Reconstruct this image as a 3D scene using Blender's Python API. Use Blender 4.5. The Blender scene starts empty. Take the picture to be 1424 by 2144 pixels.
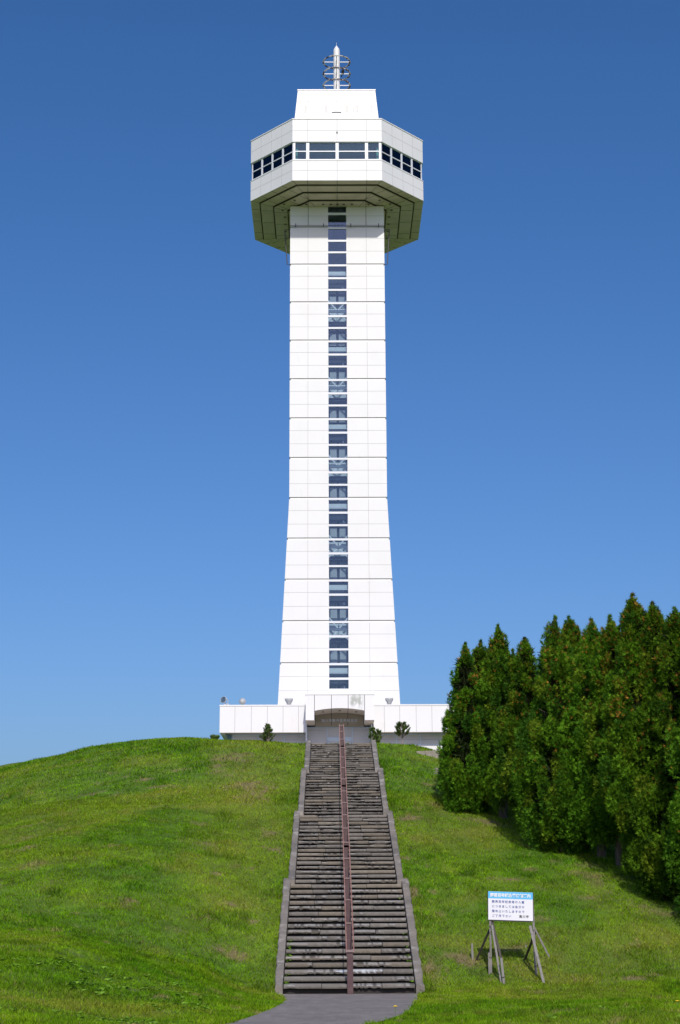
import bpy, math, random
import numpy as np
from mathutils import Vector, Matrix

sc = bpy.context.scene
RNG = random.Random(7)
NR = np.random.RandomState(11)
R = math.radians

# ------------------------------------------------------------------ camera
CX, CZ = -0.4154, 1.835
F_PX, PITCH, YAW, ROLL = 3404.0, math.atan((1900 - 1072) / 3404.0), 0.00653, -0.00418
fw = Vector((math.sin(YAW) * math.cos(PITCH), math.cos(YAW) * math.cos(PITCH), math.sin(PITCH)))
r0 = Vector((math.cos(YAW), -math.sin(YAW), 0)); u0 = r0.cross(fw)
rt = r0 * math.cos(ROLL) + u0 * math.sin(ROLL); up = u0 * math.cos(ROLL) - r0 * math.sin(ROLL)
cam_data = bpy.data.cameras.new('camera'); cam = bpy.data.objects.new('camera', cam_data)
sc.collection.objects.link(cam); sc.camera = cam
cam_data.sensor_fit = 'VERTICAL'; cam_data.sensor_height = 36.0
cam_data.lens = F_PX / 2144.0 * 36.0
cam_data.clip_start = 0.5; cam_data.clip_end = 8000
cam.matrix_world = Matrix(((rt.x, up.x, -fw.x, CX), (rt.y, up.y, -fw.y, 0), (rt.z, up.z, -fw.z, CZ), (0, 0, 0, 1)))

# ------------------------------------------------------------------ light
SUN_DIR = Vector((0.085, -1.0, 0.79)).normalized()
elev = math.asin(SUN_DIR.z); azim = math.atan2(SUN_DIR.x, SUN_DIR.y)
world = bpy.data.worlds.new('World'); sc.world = world; world.use_nodes = True
wn = world.node_tree.nodes; wl = world.node_tree.links
bg = wn['Background']
sky = wn.new('ShaderNodeTexSky'); sky.sky_type = 'NISHITA'; sky.sun_disc = False
sky.sun_elevation = elev; sky.sun_rotation = azim
sky.altitude = 0; sky.air_density = 1.0; sky.dust_density = 2.0; sky.ozone_density = 3.0
sep = wn.new('ShaderNodeSeparateColor'); com = wn.new('ShaderNodeCombineColor'); wl.new(sky.outputs[0], sep.inputs[0])
for k, (g, a) in enumerate(((1.37, .335), (1.10, .608), (1.04, .935))):     # deeper, clearer blue than the raw model
    pw = wn.new('ShaderNodeMath'); pw.operation = 'POWER'; pw.inputs[1].default_value = g; wl.new(sep.outputs[k], pw.inputs[0])
    ml = wn.new('ShaderNodeMath'); ml.operation = 'MULTIPLY'; ml.inputs[1].default_value = a; wl.new(pw.outputs[0], ml.inputs[0]); wl.new(ml.outputs[0], com.inputs[k])
wl.new(com.outputs[0], bg.inputs[0]); bg.inputs[1].default_value = 0.12
sd = bpy.data.lights.new('sun', 'SUN'); sd.energy = 3.1; sd.angle = R(0.53); sd.color = (1.0, 0.965, 0.89)
so = bpy.data.objects.new('sun', sd); sc.collection.objects.link(so)
so.rotation_euler = (-SUN_DIR).to_track_quat('-Z', 'Y').to_euler(); so.location = (5, -20, 40)
sc.view_settings.view_transform = 'Standard'; sc.view_settings.look = 'None'
sc.view_settings.exposure = 0.0; sc.view_settings.gamma = 1.0
sc.cycles.max_bounces = 6; sc.cycles.diffuse_bounces = 3; sc.cycles.transparent_max_bounces = 12

# ------------------------------------------------------------------ materials
def mat(name, col, rough=0.7, noise=None, bump=None, metal=0.0, spec=0.5, attr=None, extra=None):
    """noise=(scale, colour2, lo, hi[, stretch]); attr = colour attribute that multiplies"""
    m = bpy.data.materials.new(name); m.use_nodes = True
    n = m.node_tree.nodes; l = m.node_tree.links; b = n['Principled BSDF']
    b.inputs['Roughness'].default_value = rough; b.inputs['Metallic'].default_value = metal
    b.inputs['Specular IOR Level'].default_value = spec
    b.inputs['Base Color'].default_value = (*col, 1)
    geo = n.new('ShaderNodeNewGeometry')
    cur = None
    def nz(scale, stretch=(1, 1, 1), detail=5):
        mp = n.new('ShaderNodeMapping'); mp.inputs['Scale'].default_value = stretch
        l.new(geo.outputs['Position'], mp.inputs['Vector'])
        t = n.new('ShaderNodeTexNoise'); t.inputs['Scale'].default_value = scale; t.inputs['Detail'].default_value = detail
        l.new(mp.outputs[0], t.inputs['Vector']); return t
    if attr:
        a = n.new('ShaderNodeVertexColor'); a.layer_name = attr; cur = a.outputs[0]
    if noise:
        for q in (noise if isinstance(noise, list) else [noise]):
            sc_, c2, lo, hi = q[:4]; st = q[4] if len(q) > 4 else (1, 1, 1)
            t = nz(sc_, st); mr = n.new('ShaderNodeMapRange')
            mr.inputs['From Min'].default_value = lo; mr.inputs['From Max'].default_value = hi
            l.new(t.outputs[0], mr.inputs['Value'])
            mx = n.new('ShaderNodeMix'); mx.data_type = 'RGBA'
            l.new(mr.outputs[0], mx.inputs[0])
            if cur: l.new(cur, mx.inputs[6])
            else: mx.inputs[6].default_value = (*col, 1)
            mx.inputs[7].default_value = (*c2, 1); cur = mx.outputs[2]
    if cur: l.new(cur, b.inputs['Base Color'])
    if bump:
        t = nz(bump[0]); bp = n.new('ShaderNodeBump'); bp.inputs['Strength'].default_value = bump[1]
        bp.inputs['Distance'].default_value = bump[2]
        l.new(t.outputs[0], bp.inputs['Height']); l.new(bp.outputs[0], b.inputs['Normal'])
    m['_'] = 1
    if extra: extra(m, n, l, b, geo, cur)
    return m

def stain_extra(z0, z1, y_gain=0.55, strength=0.5, x0=-99, x1=99, vert=(9, 9, .8), thr=.52, col=(.25, .25, .2)):
    """streaky dirt washed down over a band of the panels"""
    def f(m, n, l, b, geo, cur):
        sp = n.new('ShaderNodeSeparateXYZ'); l.new(geo.outputs['Position'], sp.inputs[0])
        def win(sock, a, c, soft):
            p = n.new('ShaderNodeMapRange'); p.inputs['From Min'].default_value = a; p.inputs['From Max'].default_value = a + soft
            q = n.new('ShaderNodeMapRange'); q.inputs['From Min'].default_value = c; q.inputs['From Max'].default_value = c - soft
            l.new(sock, p.inputs['Value']); l.new(sock, q.inputs['Value'])
            k = n.new('ShaderNodeMath'); k.operation = 'MULTIPLY'; l.new(p.outputs[0], k.inputs[0]); l.new(q.outputs[0], k.inputs[1]); return k.outputs[0]
        wz = win(sp.outputs[2], z0, z1, (z1 - z0) * .35); wx = win(sp.outputs[0], x0, x1, .15)
        mp = n.new('ShaderNodeMapping'); mp.inputs['Scale'].default_value = vert; l.new(geo.outputs['Position'], mp.inputs[0])
        t = n.new('ShaderNodeTexNoise'); t.inputs['Scale'].default_value = 1; t.inputs['Detail'].default_value = 6; l.new(mp.outputs[0], t.inputs['Vector'])
        r = n.new('ShaderNodeMapRange'); r.inputs['From Min'].default_value = thr; r.inputs['From Max'].default_value = thr + .14; l.new(t.outputs[0], r.inputs['Value'])
        k1 = n.new('ShaderNodeMath'); k1.operation = 'MULTIPLY'; l.new(wz, k1.inputs[0]); l.new(wx, k1.inputs[1])
        k2 = n.new('ShaderNodeMath'); k2.operation = 'MULTIPLY'; l.new(k1.outputs[0], k2.inputs[0]); l.new(r.outputs[0], k2.inputs[1])
        k3 = n.new('ShaderNodeMath'); k3.operation = 'MULTIPLY'; l.new(k2.outputs[0], k3.inputs[0]); k3.inputs[1].default_value = strength
        mx = n.new('ShaderNodeMix'); mx.data_type = 'RGBA'; l.new(k3.outputs[0], mx.inputs[0])
        l.new(cur, mx.inputs[6]); mx.inputs[7].default_value = (*col, 1); l.new(mx.outputs[2], b.inputs['Base Color'])
    return f

WN = [(0.7, (.75, .745, .72), .45, .8), (3.0, (.69, .68, .65), .62, .95, (1.5, 1.5, .35))]
M_WHITE = mat('white_panel', (.78, .775, .755), .5, WN)
M_PENT = mat('white_panel_streaked', (.78, .775, .755), .45, WN, extra=stain_extra(45.55, 46.65, strength=.6, x0=-1.9, x1=2.3, vert=(7, 3, .55), thr=.43, col=(.30, .30, .25)))
M_CANOPY = mat('white_panel_mouldy', (.79, .785, .765), .5, WN, extra=stain_extra(11.35, 12.3, strength=.85, x0=.50, x1=1.28, vert=(5, 3, 1.8), thr=.42, col=(.36, .38, .33)))
M_JOINT = mat('panel_joint_sealant', (.42, .42, .40), .8)
M_DJOINT = mat('dark_joint', (.03, .03, .03), .9)
M_SOFFIT = mat('soffit_panel', (.68, .57, .47), .6, [(1.2, (.56, .46, .35), .45, .75), (5, (.25, .2, .12), .66, .9, (1, 1, 1))])
M_TAN = mat('tan_panel', (.36, .315, .235), .6, (2.0, (.31, .265, .19), .4, .8))
M_FRAME = mat('white_aluminium', (.72, .74, .76), .35)
M_BLUEFRAME = mat('pale_blue_aluminium', (.55, .66, .76), .4)
M_SHUTTER = mat('grey_board', (.60, .60, .60), .6, (.8, (.54, .54, .55), .4, .8))
M_INWHITE = mat('interior_white_steel', (.88, .90, .88), .5)
M_INGREY = mat('interior_grey', (.50, .53, .54), .7)
M_INLIGHT = mat('interior_light_grey', (.80, .84, .84), .6)
M_INDARK = mat('interior_dark', (.05, .06, .075), .8)
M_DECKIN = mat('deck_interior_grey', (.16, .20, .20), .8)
M_GREEN = mat('interior_green_glass', (.25, .55, .45), .4)
M_CONC = mat('kerb_concrete', (.225, .198, .165), .9, [(1.2, (.145, .13, .11), .42, .66), (2.5, (.36, .34, .30), .56, .70), (9, (.34, .32, .28), .58, .8), (40, (.10, .09, .075), .62, .85)], bump=(30, .5, .02))
M_STEP = mat('worn_step_concrete', (.2, .19, .17), .9, None, bump=(28, .6, .015), attr='col')
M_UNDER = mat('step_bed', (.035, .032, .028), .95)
M_BROWN = mat('brown_painted_steel', (.085, .045, .045), .45, [(5, (.12, .075, .07), .5, .8), (14, (.22, .20, .19), .68, .9)])
M_COPPER = mat('worn_copper_paint', (.27, .11, .075), .45, [(8, (.36, .22, .18), .45, .66), (20, (.16, .07, .05), .62, .85)])
M_RUNG = mat('pinkish_rail_paint', (.24, .17, .16), .5, (10, (.25, .17, .16), .4, .7))
M_WOOD = mat('weathered_timber', (.25, .235, .215), .85, [(6, (.17, .155, .14), .42, .7, (6, 6, .7)), (3, (.30, .27, .24), .6, .9)])
M_WOODDK = mat('dark_timber', (.07, .06, .05), .85, (6, (.08, .065, .055), .4, .7, (6, 6, .7)))
M_WIRE = mat('black_wire', (.02, .02, .02), .5)
M_BOARD = mat('white_sign_paint', (.80, .80, .82), .4, (2.2, (.74, .75, .79), .5, .85))
M_BLUE = mat('light_blue_paint', (.10, .48, .80), .4, (3, (.16, .56, .86), .45, .8))
M_NAVY = mat('blue_letter_paint', (.10, .12, .36), .5)
M_BLK = mat('black_letter_paint', (.07, .07, .08), .5)
M_LETW = mat('white_letter_paint', (.82, .82, .82), .5)
M_SILVER = mat('silver_letters', (.55, .60, .66), .35, metal=.4)
M_METAL = mat('grey_painted_metal', (.45, .46, .46), .4)
M_DKMETAL = mat('dark_steel', (.035, .035, .035), .5)
M_MAST = mat('mast_white_paint', (.78, .77, .74), .45, (6, (.62, .60, .56), .6, .85))
M_RING = mat('weathered_ring_metal', (.50, .48, .43), .5, (3.2, (.06, .04, .035), .50, .56))
M_ASPH = mat('asphalt', (.225, .195, .175), .95, [(1.1, (.180, .157, .142), .4, .65), (3.5, (.27, .24, .215), .5, .75, (1, .45, 1)), (8, (.15, .13, .12), .60, .66), (45, (.30, .30, .29), .60, .8), (5, (.24, .235, .23), .6, .8)], bump=(90, .35, .01))
M_STONE = mat('pale_stone_block', (.30, .27, .22), .9, (5, (.22, .19, .15), .4, .7), bump=(20, .4, .02))
M_PLAZA = mat('plaza_paving', (.35, .34, .32), .9, (2, (.3, .29, .27), .4, .7))
M_BARK = mat('conifer_bark', (.14, .10, .075), .95, (9, (.22, .17, .13), .45, .75, (2, 2, .3)), bump=(25, .8, .03))
M_BARKP = mat('pine_bark', (.30, .24, .20), .95, (12, (.2, .15, .12), .4, .7))
M_CROW = mat('black_feathers', (.012, .012, .014), .5)
M_YEL = mat('yellow_petals', (.80, .58, .01), .6)
M_STEM = mat('flower_stem', (.08, .18, .03), .7)

def leafmat(name, attr='col', trans=.35, rough=.6):
    m = bpy.data.materials.new(name); m.use_nodes = True
    n = m.node_tree.nodes; l = m.node_tree.links; b = n['Principled BSDF']
    a = n.new('ShaderNodeVertexColor'); a.layer_name = attr
    oi = n.new('ShaderNodeObjectInfo'); hs = n.new('ShaderNodeHueSaturation')
    mr = n.new('ShaderNodeMapRange'); mr.inputs['To Min'].default_value = .82; mr.inputs['To Max'].default_value = 1.18
    l.new(oi.outputs['Random'], mr.inputs['Value']); l.new(mr.outputs[0], hs.inputs['Value'])
    mh = n.new('ShaderNodeMapRange'); mh.inputs['To Min'].default_value = .490; mh.inputs['To Max'].default_value = .503
    l.new(oi.outputs['Random'], mh.inputs['Value']); l.new(mh.outputs[0], hs.inputs['Hue'])
    l.new(a.outputs[0], hs.inputs['Color']); l.new(hs.outputs[0], b.inputs['Base Color'])
    b.inputs['Roughness'].default_value = rough; b.inputs['Specular IOR Level'].default_value = .04
    tr = n.new('ShaderNodeBsdfTranslucent'); l.new(hs.outputs[0], tr.inputs[0])
    mx = n.new('ShaderNodeMixShader'); mx.inputs[0].default_value = trans
    l.new(b.outputs[0], mx.inputs[1]); l.new(tr.outputs[0], mx.inputs[2]); l.new(mx.outputs[0], n['Material Output'].inputs[0])
    return m
M_GRASS = leafmat('grass_blades', trans=.30)
M_LEAF = leafmat('arborvitae_foliage', trans=.18)
M_NEEDLE = leafmat('pine_needles', trans=.12)

def glassmat(name, tint, g0):
    m = bpy.data.materials.new(name); m.use_nodes = True
    n = m.node_tree.nodes; l = m.node_tree.links; n.remove(n['Principled BSDF'])
    t = n.new('ShaderNodeBsdfTransparent'); t.inputs[0].default_value = (*tint, 1)
    g = n.new('ShaderNodeBsdfGlossy'); g.inputs['Roughness'].default_value = .02; g.inputs[0].default_value = (.26, .40, .56, 1)
    fr = n.new('ShaderNodeFresnel'); fr.inputs[0].default_value = 1.5
    ad = n.new('ShaderNodeMath'); ad.operation = 'ADD'; ad.inputs[1].default_value = g0; l.new(fr.outputs[0], ad.inputs[0])
    mx = n.new('ShaderNodeMixShader'); l.new(ad.outputs[0], mx.inputs[0]); l.new(t.outputs[0], mx.inputs[1]); l.new(g.outputs[0], mx.inputs[2])
    l.new(mx.outputs[0], n['Material Output'].inputs[0]); return m
M_GLASS = glassmat('shaft_glass', (.86, .92, .95), .06)
M_GLASS2 = glassmat('deck_glass', (.66, .80, .80), .03)

# ------------------------------------------------------------------ mesh builder
def tag(o, label=None, cat=None, group=None, kind=None):
    if label: o['label'] = label
    if cat: o['category'] = cat
    if group: o['group'] = group
    if kind: o['kind'] = kind
    return o
ROOTLOC = {}
def empty(name, loc, label, cat, group=None):
    o = bpy.data.objects.new(name, None); sc.collection.objects.link(o); o.location = loc
    o.empty_display_size = .2; ROOTLOC[o.name] = Vector(loc)
    return tag(o, label, cat, group)
def root_of(o):
    while o.parent: o = o.parent
    return o
class MB:
    def __init__(s): s.v = []; s.f = []; s.m = []
    def add(s, vs, fs, m=0):
        k = len(s.v); s.v += [tuple(p) for p in vs]; s.f += [tuple(i + k for i in f) for f in fs]; s.m += [m] * len(fs); return s
    def hexa(s, a, m=0):   # 4 bottom then 4 top, counter-clockwise from above
        return s.add(a, [(3, 2, 1, 0), (4, 5, 6, 7), (0, 1, 5, 4), (1, 2, 6, 5), (2, 3, 7, 6), (3, 0, 4, 7)], m)
    def box(s, x0, x1, y0, y1, z0, z1, m=0):
        return s.hexa([(x0, y0, z0), (x1, y0, z0), (x1, y1, z0), (x0, y1, z0), (x0, y0, z1), (x1, y0, z1), (x1, y1, z1), (x0, y1, z1)], m)
    def prism(s, poly, z0, z1, m=0, poly2=None):
        n = len(poly); p2 = poly2 or poly
        vs = [(x, y, z0) for x, y in poly] + [(x, y, z1) for x, y in p2]
        fs = [tuple(range(n))[::-1], tuple(range(n, 2 * n))] + [(i, (i + 1) % n, n + (i + 1) % n, n + i) for i in range(n)]
        return s.add(vs, fs, m)
    def bar(s, p, q, w, h, m=0, upv=(0, 0, 1)):
        p = Vector(p); q = Vector(q); d = (q - p).normalized(); u = Vector(upv)
        a = d.cross(u)
        if a.length < 1e-3: a = d.cross(Vector((0, 1, 0)))
        a.normalize(); b = a.cross(d)
        c = [p - a * w / 2 - b * h / 2, p + a * w / 2 - b * h / 2, p + a * w / 2 + b * h / 2, p - a * w / 2 + b * h / 2]
        e = [v + (q - p) for v in c]
        return s.add(c + e, [(0, 1, 2, 3), (7, 6, 5, 4), (0, 4, 5, 1), (1, 5, 6, 2), (2, 6, 7, 3), (3, 7, 4, 0)], m)
    def tube(s, pts, rad, n=8, m=0, closed=False):
        pts = [Vector(p) for p in pts]; N = len(pts)
        rad = rad if isinstance(rad, (list, tuple)) else [rad] * N
        vs = []; prev = None
        for i, p in enumerate(pts):
            if closed: d = pts[(i + 1) % N] - pts[i - 1]
            else: d = pts[min(i + 1, N - 1)] - pts[max(i - 1, 0)]
            d.normalize()
            a = prev if prev is not None else (Vector((0, 0, 1)) if abs(d.z) < .9 else Vector((1, 0, 0)))
            a = (a - d * a.dot(d)).normalized(); b = d.cross(a); prev = a
            for k in range(n):
                t = 2 * math.pi * k / n; vs.append(p + (a * math.cos(t) + b * math.sin(t)) * rad[i])
        fs = []
        for i in range(N if closed else N - 1):
            j = (i + 1) % N
            for k in range(n): fs.append((i * n + k, i * n + (k + 1) % n, j * n + (k + 1) % n, j * n + k))
        if not closed: fs += [tuple(range(n))[::-1], tuple((N - 1) * n + k for k in range(n))]
        return s.add(vs, fs, m)
    def lathe(s, prof, c, n=20, m=0, axis=None):
        ax = Vector(axis or (0, 0, 1)).normalized(); q = Vector((0, 0, 1)).rotation_difference(ax); vs = []
        for r, z in prof:
            for k in range(n):
                t = 2 * math.pi * k / n; vs.append(Vector(c) + q @ Vector((r * math.cos(t), r * math.sin(t), z)))
        fs = [(i * n + k, i * n + (k + 1) % n, (i + 1) * n + (k + 1) % n, (i + 1) * n + k) for i in range(len(prof) - 1) for k in range(n)]
        fs += [tuple(range(n))[::-1], tuple((len(prof) - 1) * n + k for k in range(n))]
        return s.add(vs, fs, m)
    def build(s, name, mats, parent=None, smooth=False, loc=None, bevel=0):
        mats = mats if isinstance(mats, (list, tuple)) else [mats]
        base = Vector(loc) if loc else (ROOTLOC[root_of(parent).name] if parent else Vector((0, 0, 0)))
        me = bpy.data.meshes.new(name)
        me.from_pydata([tuple(Vector(v) - base) for v in s.v], [], s.f)
        for mm in mats: me.materials.append(mm)
        me.polygons.foreach_set('material_index', s.m)
        if smooth: me.polygons.foreach_set('use_smooth', [True] * len(s.f))
        me.update(); o = bpy.data.objects.new(name, me); sc.collection.objects.link(o)
        if parent: o.parent = parent
        elif loc: o.location = loc; ROOTLOC[o.name] = Vector(loc)
        if bevel:
            b = o.modifiers.new('bevel', 'BEVEL'); b.width = bevel; b.segments = 2; b.limit_method = 'ANGLE'
        return o

def fast_mesh(name, V, T, C, material, parent=None, loc=(0, 0, 0)):
    """triangle mesh from numpy arrays, one colour per triangle"""
    me = bpy.data.meshes.new(name); nv, nt = len(V), len(T)
    me.vertices.add(nv); me.vertices.foreach_set('co', (V - np.array(loc)).astype(np.float32).ravel())
    me.loops.add(nt * 3); me.loops.foreach_set('vertex_index', T.astype(np.int32).ravel())
    me.polygons.add(nt); me.polygons.foreach_set('loop_start', np.arange(0, nt * 3, 3, dtype=np.int32))
    me.polygons.foreach_set('loop_total', np.full(nt, 3, dtype=np.int32))
    me.update(calc_edges=True)
    a = me.color_attributes.new('col', 'FLOAT_COLOR', 'CORNER')
    c4 = np.ones((nt, 3, 4), np.float32); c4[:, :, :3] = C[:, None, :]
    a.data.foreach_set('color', c4.ravel()); me.materials.append(material)
    o = bpy.data.objects.new(name, me); sc.collection.objects.link(o)
    if parent: o.parent = parent
    else: o.location = loc
    return o

# ------------------------------------------------------------------ terrain
RK = np.array([0, 14, 19, 22.3, 27.5, 33.17, 40.77, 47.75, 52, 60, 5000.])
ZK = np.array([8.3, 8.3, 8.25, 8.02, 6.5, 4.685, 2.44, 0., 0, 0, 0])
def prof(r): return sum(np.interp(np.abs(r + d), RK, ZK) for d in (-1.6, -.8, 0, .8, 1.6)) / 5
FY = np.array([38.25, 45.23, 52.83, 58.5, 63.7]); FZ = np.array([0, 2.44, 4.685, 6.50, 8.02])
FN = [17, 17, 15, 15]; FW = [3.0, 2.765, 2.535, 2.33]
def stair_z(y): return np.interp(y, FY, FZ)
def stair_w(y): return np.select([y < 38.1, y < 45.23, y < 52.83, y < 58.5, y < 63.9], [0, 3.0, 2.765, 2.535, 2.33], 0.0)
def vnoise(x, y, s, seed=0):
    x = np.asarray(x, float) * s + 57.3 + seed * 13.7; y = np.asarray(y, float) * s + 31.1 + seed * 7.9
    xi = np.floor(x).astype(np.int64); yi = np.floor(y).astype(np.int64); fx = x - xi; fy = y - yi
    fx = fx * fx * (3 - 2 * fx); fy = fy * fy * (3 - 2 * fy)
    def h(a, b):
        q = (a * 374761393 + b * 668265263 + seed * 982451653) & 0x7fffffff
        q = ((q ^ (q >> 13)) * 1274126177) & 0x7fffffff
        return ((q ^ (q >> 16)) & 0xffff) / 65535.0
    return (h(xi, yi) * (1 - fx) + h(xi + 1, yi) * fx) * (1 - fy) + (h(xi, yi + 1) * (1 - fx) + h(xi + 1, yi + 1) * fx) * fy
def fbm(x, y, s, o=4, seed=0): return sum(vnoise(x, y, s * 2 ** i, seed + i) * .5 ** i for i in range(o)) / (2 - .5 ** (o - 1))
def G(x, y):
    x = np.asarray(x, float); y = np.asarray(y, float)
    r = np.sqrt((np.abs(x) * np.where(x < 0, 1.18, 1.0)) ** 2 + (86 - y) ** 2)
    z = prof(r)
    z = z + .5 * np.exp(-((x + 8) / 5.5) ** 2 - ((y - 62) / 8) ** 2) * (1 - np.exp(-(np.minimum(x, 0) / 1.6) ** 2))
    z = z - .8 * np.exp(-((x - 6.0) / 2.0) ** 2 - ((y - 64) / 9) ** 2) * (x > 0) * (1 - np.exp(-(np.maximum(x, 0) / 1.6) ** 2))
    ss_ = lambda t: np.clip(t, 0, 1) ** 2 * (3 - 2 * np.clip(t, 0, 1))
    z = z + 1.35 * ss_((-x - 1.5) / 6) * ss_((y - 18) / 24) * (1 - ss_((y - 41) / 17)) * (x > -60)
    edge = np.clip((3.2 - np.abs(x)) / 1.6, 0, 1) * np.clip((66 - y) / 2, 0, 1) * np.clip((y - 32) / 4, 0, 1)
    z = z * (1 - edge) + (stair_z(y) + np.interp(y, [38.0, 38.6], [-.085, .02])) * edge
    away = np.clip((np.abs(x) - 1.9) / 1.5, 0, 1) * np.clip((y - 20) / 8, 0, 1) * np.clip((86 - y) / 10, 0, 1)
    z = z + away * ((fbm(x, y, .35, 3, 3) - .5) * .34 + (fbm(x, y, 1.3, 2, 5) - .5) * .07)
    return z
PATH = [(-1.55, 38.2), (-1.47, 37.4), (-1.37, 36.0), (-1.40, 33.5), (-1.47, 31.8), (-1.68, 30.0), (-2.02, 27.6), (-3.1, 24.5), (-5.2, 20.0), (-9.0, 14.0), (-17, 6), (-12, 1), (-5.5, 10), (-2.4, 17.5), (-.9, 22.5), (.10, 26.6), (.52, 28.3), (.85, 29.6), (1.02, 31.0), (1.18, 33), (1.36, 35.2), (1.50, 37.2), (1.55, 38.2)]
def inpoly(x, y, P):
    c = np.zeros(np.shape(x), bool)
    for i in range(len(P)):
        x1, y1 = P[i - 1]; x2, y2 = P[i]
        c ^= ((y1 > y) != (y2 > y)) & (x < (x2 - x1) * (y - y1) / (y2 - y1 + 1e-12) + x1)
    return c
SPOTS = [(-8.44, 50.5, .55, .25), (-4.1, 59.67, .7, 1.2), (-3.21, 55.97, .8, 1.3), (-3.9, 48.01, .35, .5), (-2.72, 40.19, .5, .35), (2.13, 52.43, .45, .5), (2.85, 54.26, .4, .4), (-4.51, 51.18, .3, .35), (2.62, 40.11, .7, .4), (1.9, 39.2, .25, .5),
    (4.18, 40.77, .35, .25), (3.1, 40.5, .4, .3), (-9.15, 51.67, .3, .3), (-8.33, 44.57, .25, .2), (-9.44, 49.71, .3, .5), (6.19, 50.05, .8, .6), (7.09, 46.92, .9, .6), (4.6, 52.95, .7, .5), (8.28, 44.26, .7, .5), (-6.02, 53.54, .35, .3), (-6.76, 38.59, .3, .2), (-7.75, 55.98, .2, .4), (-2.4, 50.5, .3, .5), (3.55, 28.98, .25, .2), (-2.85, 35.51, .2, .3)]
def dryness(x, y):
    d = np.clip((fbm(x, y, .22, 4, 21) - .52) * 4.2, 0, 1) * .42 + np.clip((fbm(x, y, .9, 3, 31) - .60) * 6, 0, 1) * .45
    d = d + .38 * np.exp(-((x + 2.9) / 1.5) ** 2) * np.clip((y - 40) / 8, 0, 1)
    return np.clip(d, 0, 1)
def bare(x, y):
    b = np.clip((vnoise(x, y, 1.7, 41) * .6 + vnoise(x, y, 4.5, 42) * .4 - .76) * 9, 0, 1) * (fbm(x, y, .3, 2, 44) > .42)
    wob = (vnoise(x, y, 2.2, 45) - .5) * 1.3 + (vnoise(x, y, 7.5, 46) - .5) * 1.5 - .15
    for sx, sy, rx, ry in SPOTS:
        b = np.maximum(b, np.clip(1.0 - np.sqrt(((x - sx) / rx) ** 2 + ((y - sy) / (ry * 1.4)) ** 2) + wob, 0, 1) * .85)
    return b
def grass_col(x, y, rnd, rnd2):
    lush = np.array([.102, .232, .006]); mid = np.array([.172, .305, .008]); dry = np.array([.30, .325, .035]); straw = np.array([.36, .26, .12]); dark = np.array([.060, .185, .006])
    m = fbm(x, y, .55, 4, 51); c = lush + (mid - lush) * np.clip((m - .28) * 2.2, 0, 1)[..., None]
    k = np.clip((fbm(x, y, 1.1, 3, 61) - .62) * 6, 0, 1)[..., None] * .6; c = c * (1 - k) + dark * k
    q = (fbm(x, y, 2.6, 3, 91) - .5) * .75 + (vnoise(x, y, 9.0, 95) - .5) * .7; c = c * np.clip(1 + q, .35, 1.7)[..., None]
    d = dryness(x, y)[..., None] * .72; c = c * (1 - d) + dry * d
    b = (bare(x, y) * .6)[..., None]; c = c * (1 - b) + straw * b
    s = (rnd2 > .978 - .12 * d[..., 0])[..., None]; c = np.where(s, c * .3 + straw * .7, c)
    return c * (.50 + 1.0 * rnd)[..., None]

def build_ground():
    xs = np.concatenate([-np.geomspace(3000, 26, 16), np.arange(-25, -3, .5), np.arange(-3, 3.01, .1), np.arange(3.5, 25, .5), np.geomspace(26, 3000, 16)])
    ys = np.concatenate([-np.geomspace(3000, 12, 14), np.arange(-10, 22, 2.0), np.arange(22, 72, .3), np.arange(72, 110, 1.5), np.geomspace(112, 4000, 16)])
    X, Y = np.meshgrid(xs, ys); Z = G(X, Y)
    far = np.clip((np.hypot(X, Y - 60) - 300) / 2700, 0, 1); Z = Z - far * 6
    w = stair_w(Y - .12); Z = np.where(np.abs(X) < w / 2 + .08, Z - .32, Z)
    Z = np.where((Y > 37.5) & (Y < 38.5) & (np.abs(X) < 1.55), G(X, 37.5) - .03, Z)
    Z = np.where((np.abs(X) < 6.2) & (Y > 83.2) & (Y < 92), Z - .2, Z)
    nx, ny = len(xs), len(ys); V = np.stack([X, Y, Z], -1).reshape(-1, 3)
    i = np.arange(nx * ny).reshape(ny, nx); q = np.stack([i[:-1, :-1], i[:-1, 1:], i[1:, 1:], i[1:, :-1]], -1).reshape(-1, 4)
    me = bpy.data.meshes.new('ground'); me.from_pydata(V.tolist(), [], q.tolist())
    rnd = NR.rand(len(V)); c = grass_col(V[:, 0], V[:, 1], np.full(len(V), .5), np.zeros(len(V))) * .66
    b = bare(V[:, 0], V[:, 1])[:, None]; c = c * (1 - b) + np.array([.22, .155, .085]) * b
    a = me.color_attributes.new('col', 'FLOAT_COLOR', 'POINT'); a.data.foreach_set('color', np.concatenate([c, np.ones((len(V), 1))], 1).astype(np.float32).ravel())
    me.polygons.foreach_set('use_smooth', [True] * len(q))
    me.materials.append(mat('turf_soil', (.1, .15, .03), .95, (14, (.10, .12, .03), .5, .75), bump=(22, .8, .06), attr='col'))
    o = bpy.data.objects.new('ground', me); sc.collection.objects.link(o); tag(o, kind='structure')
build_ground()

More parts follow.
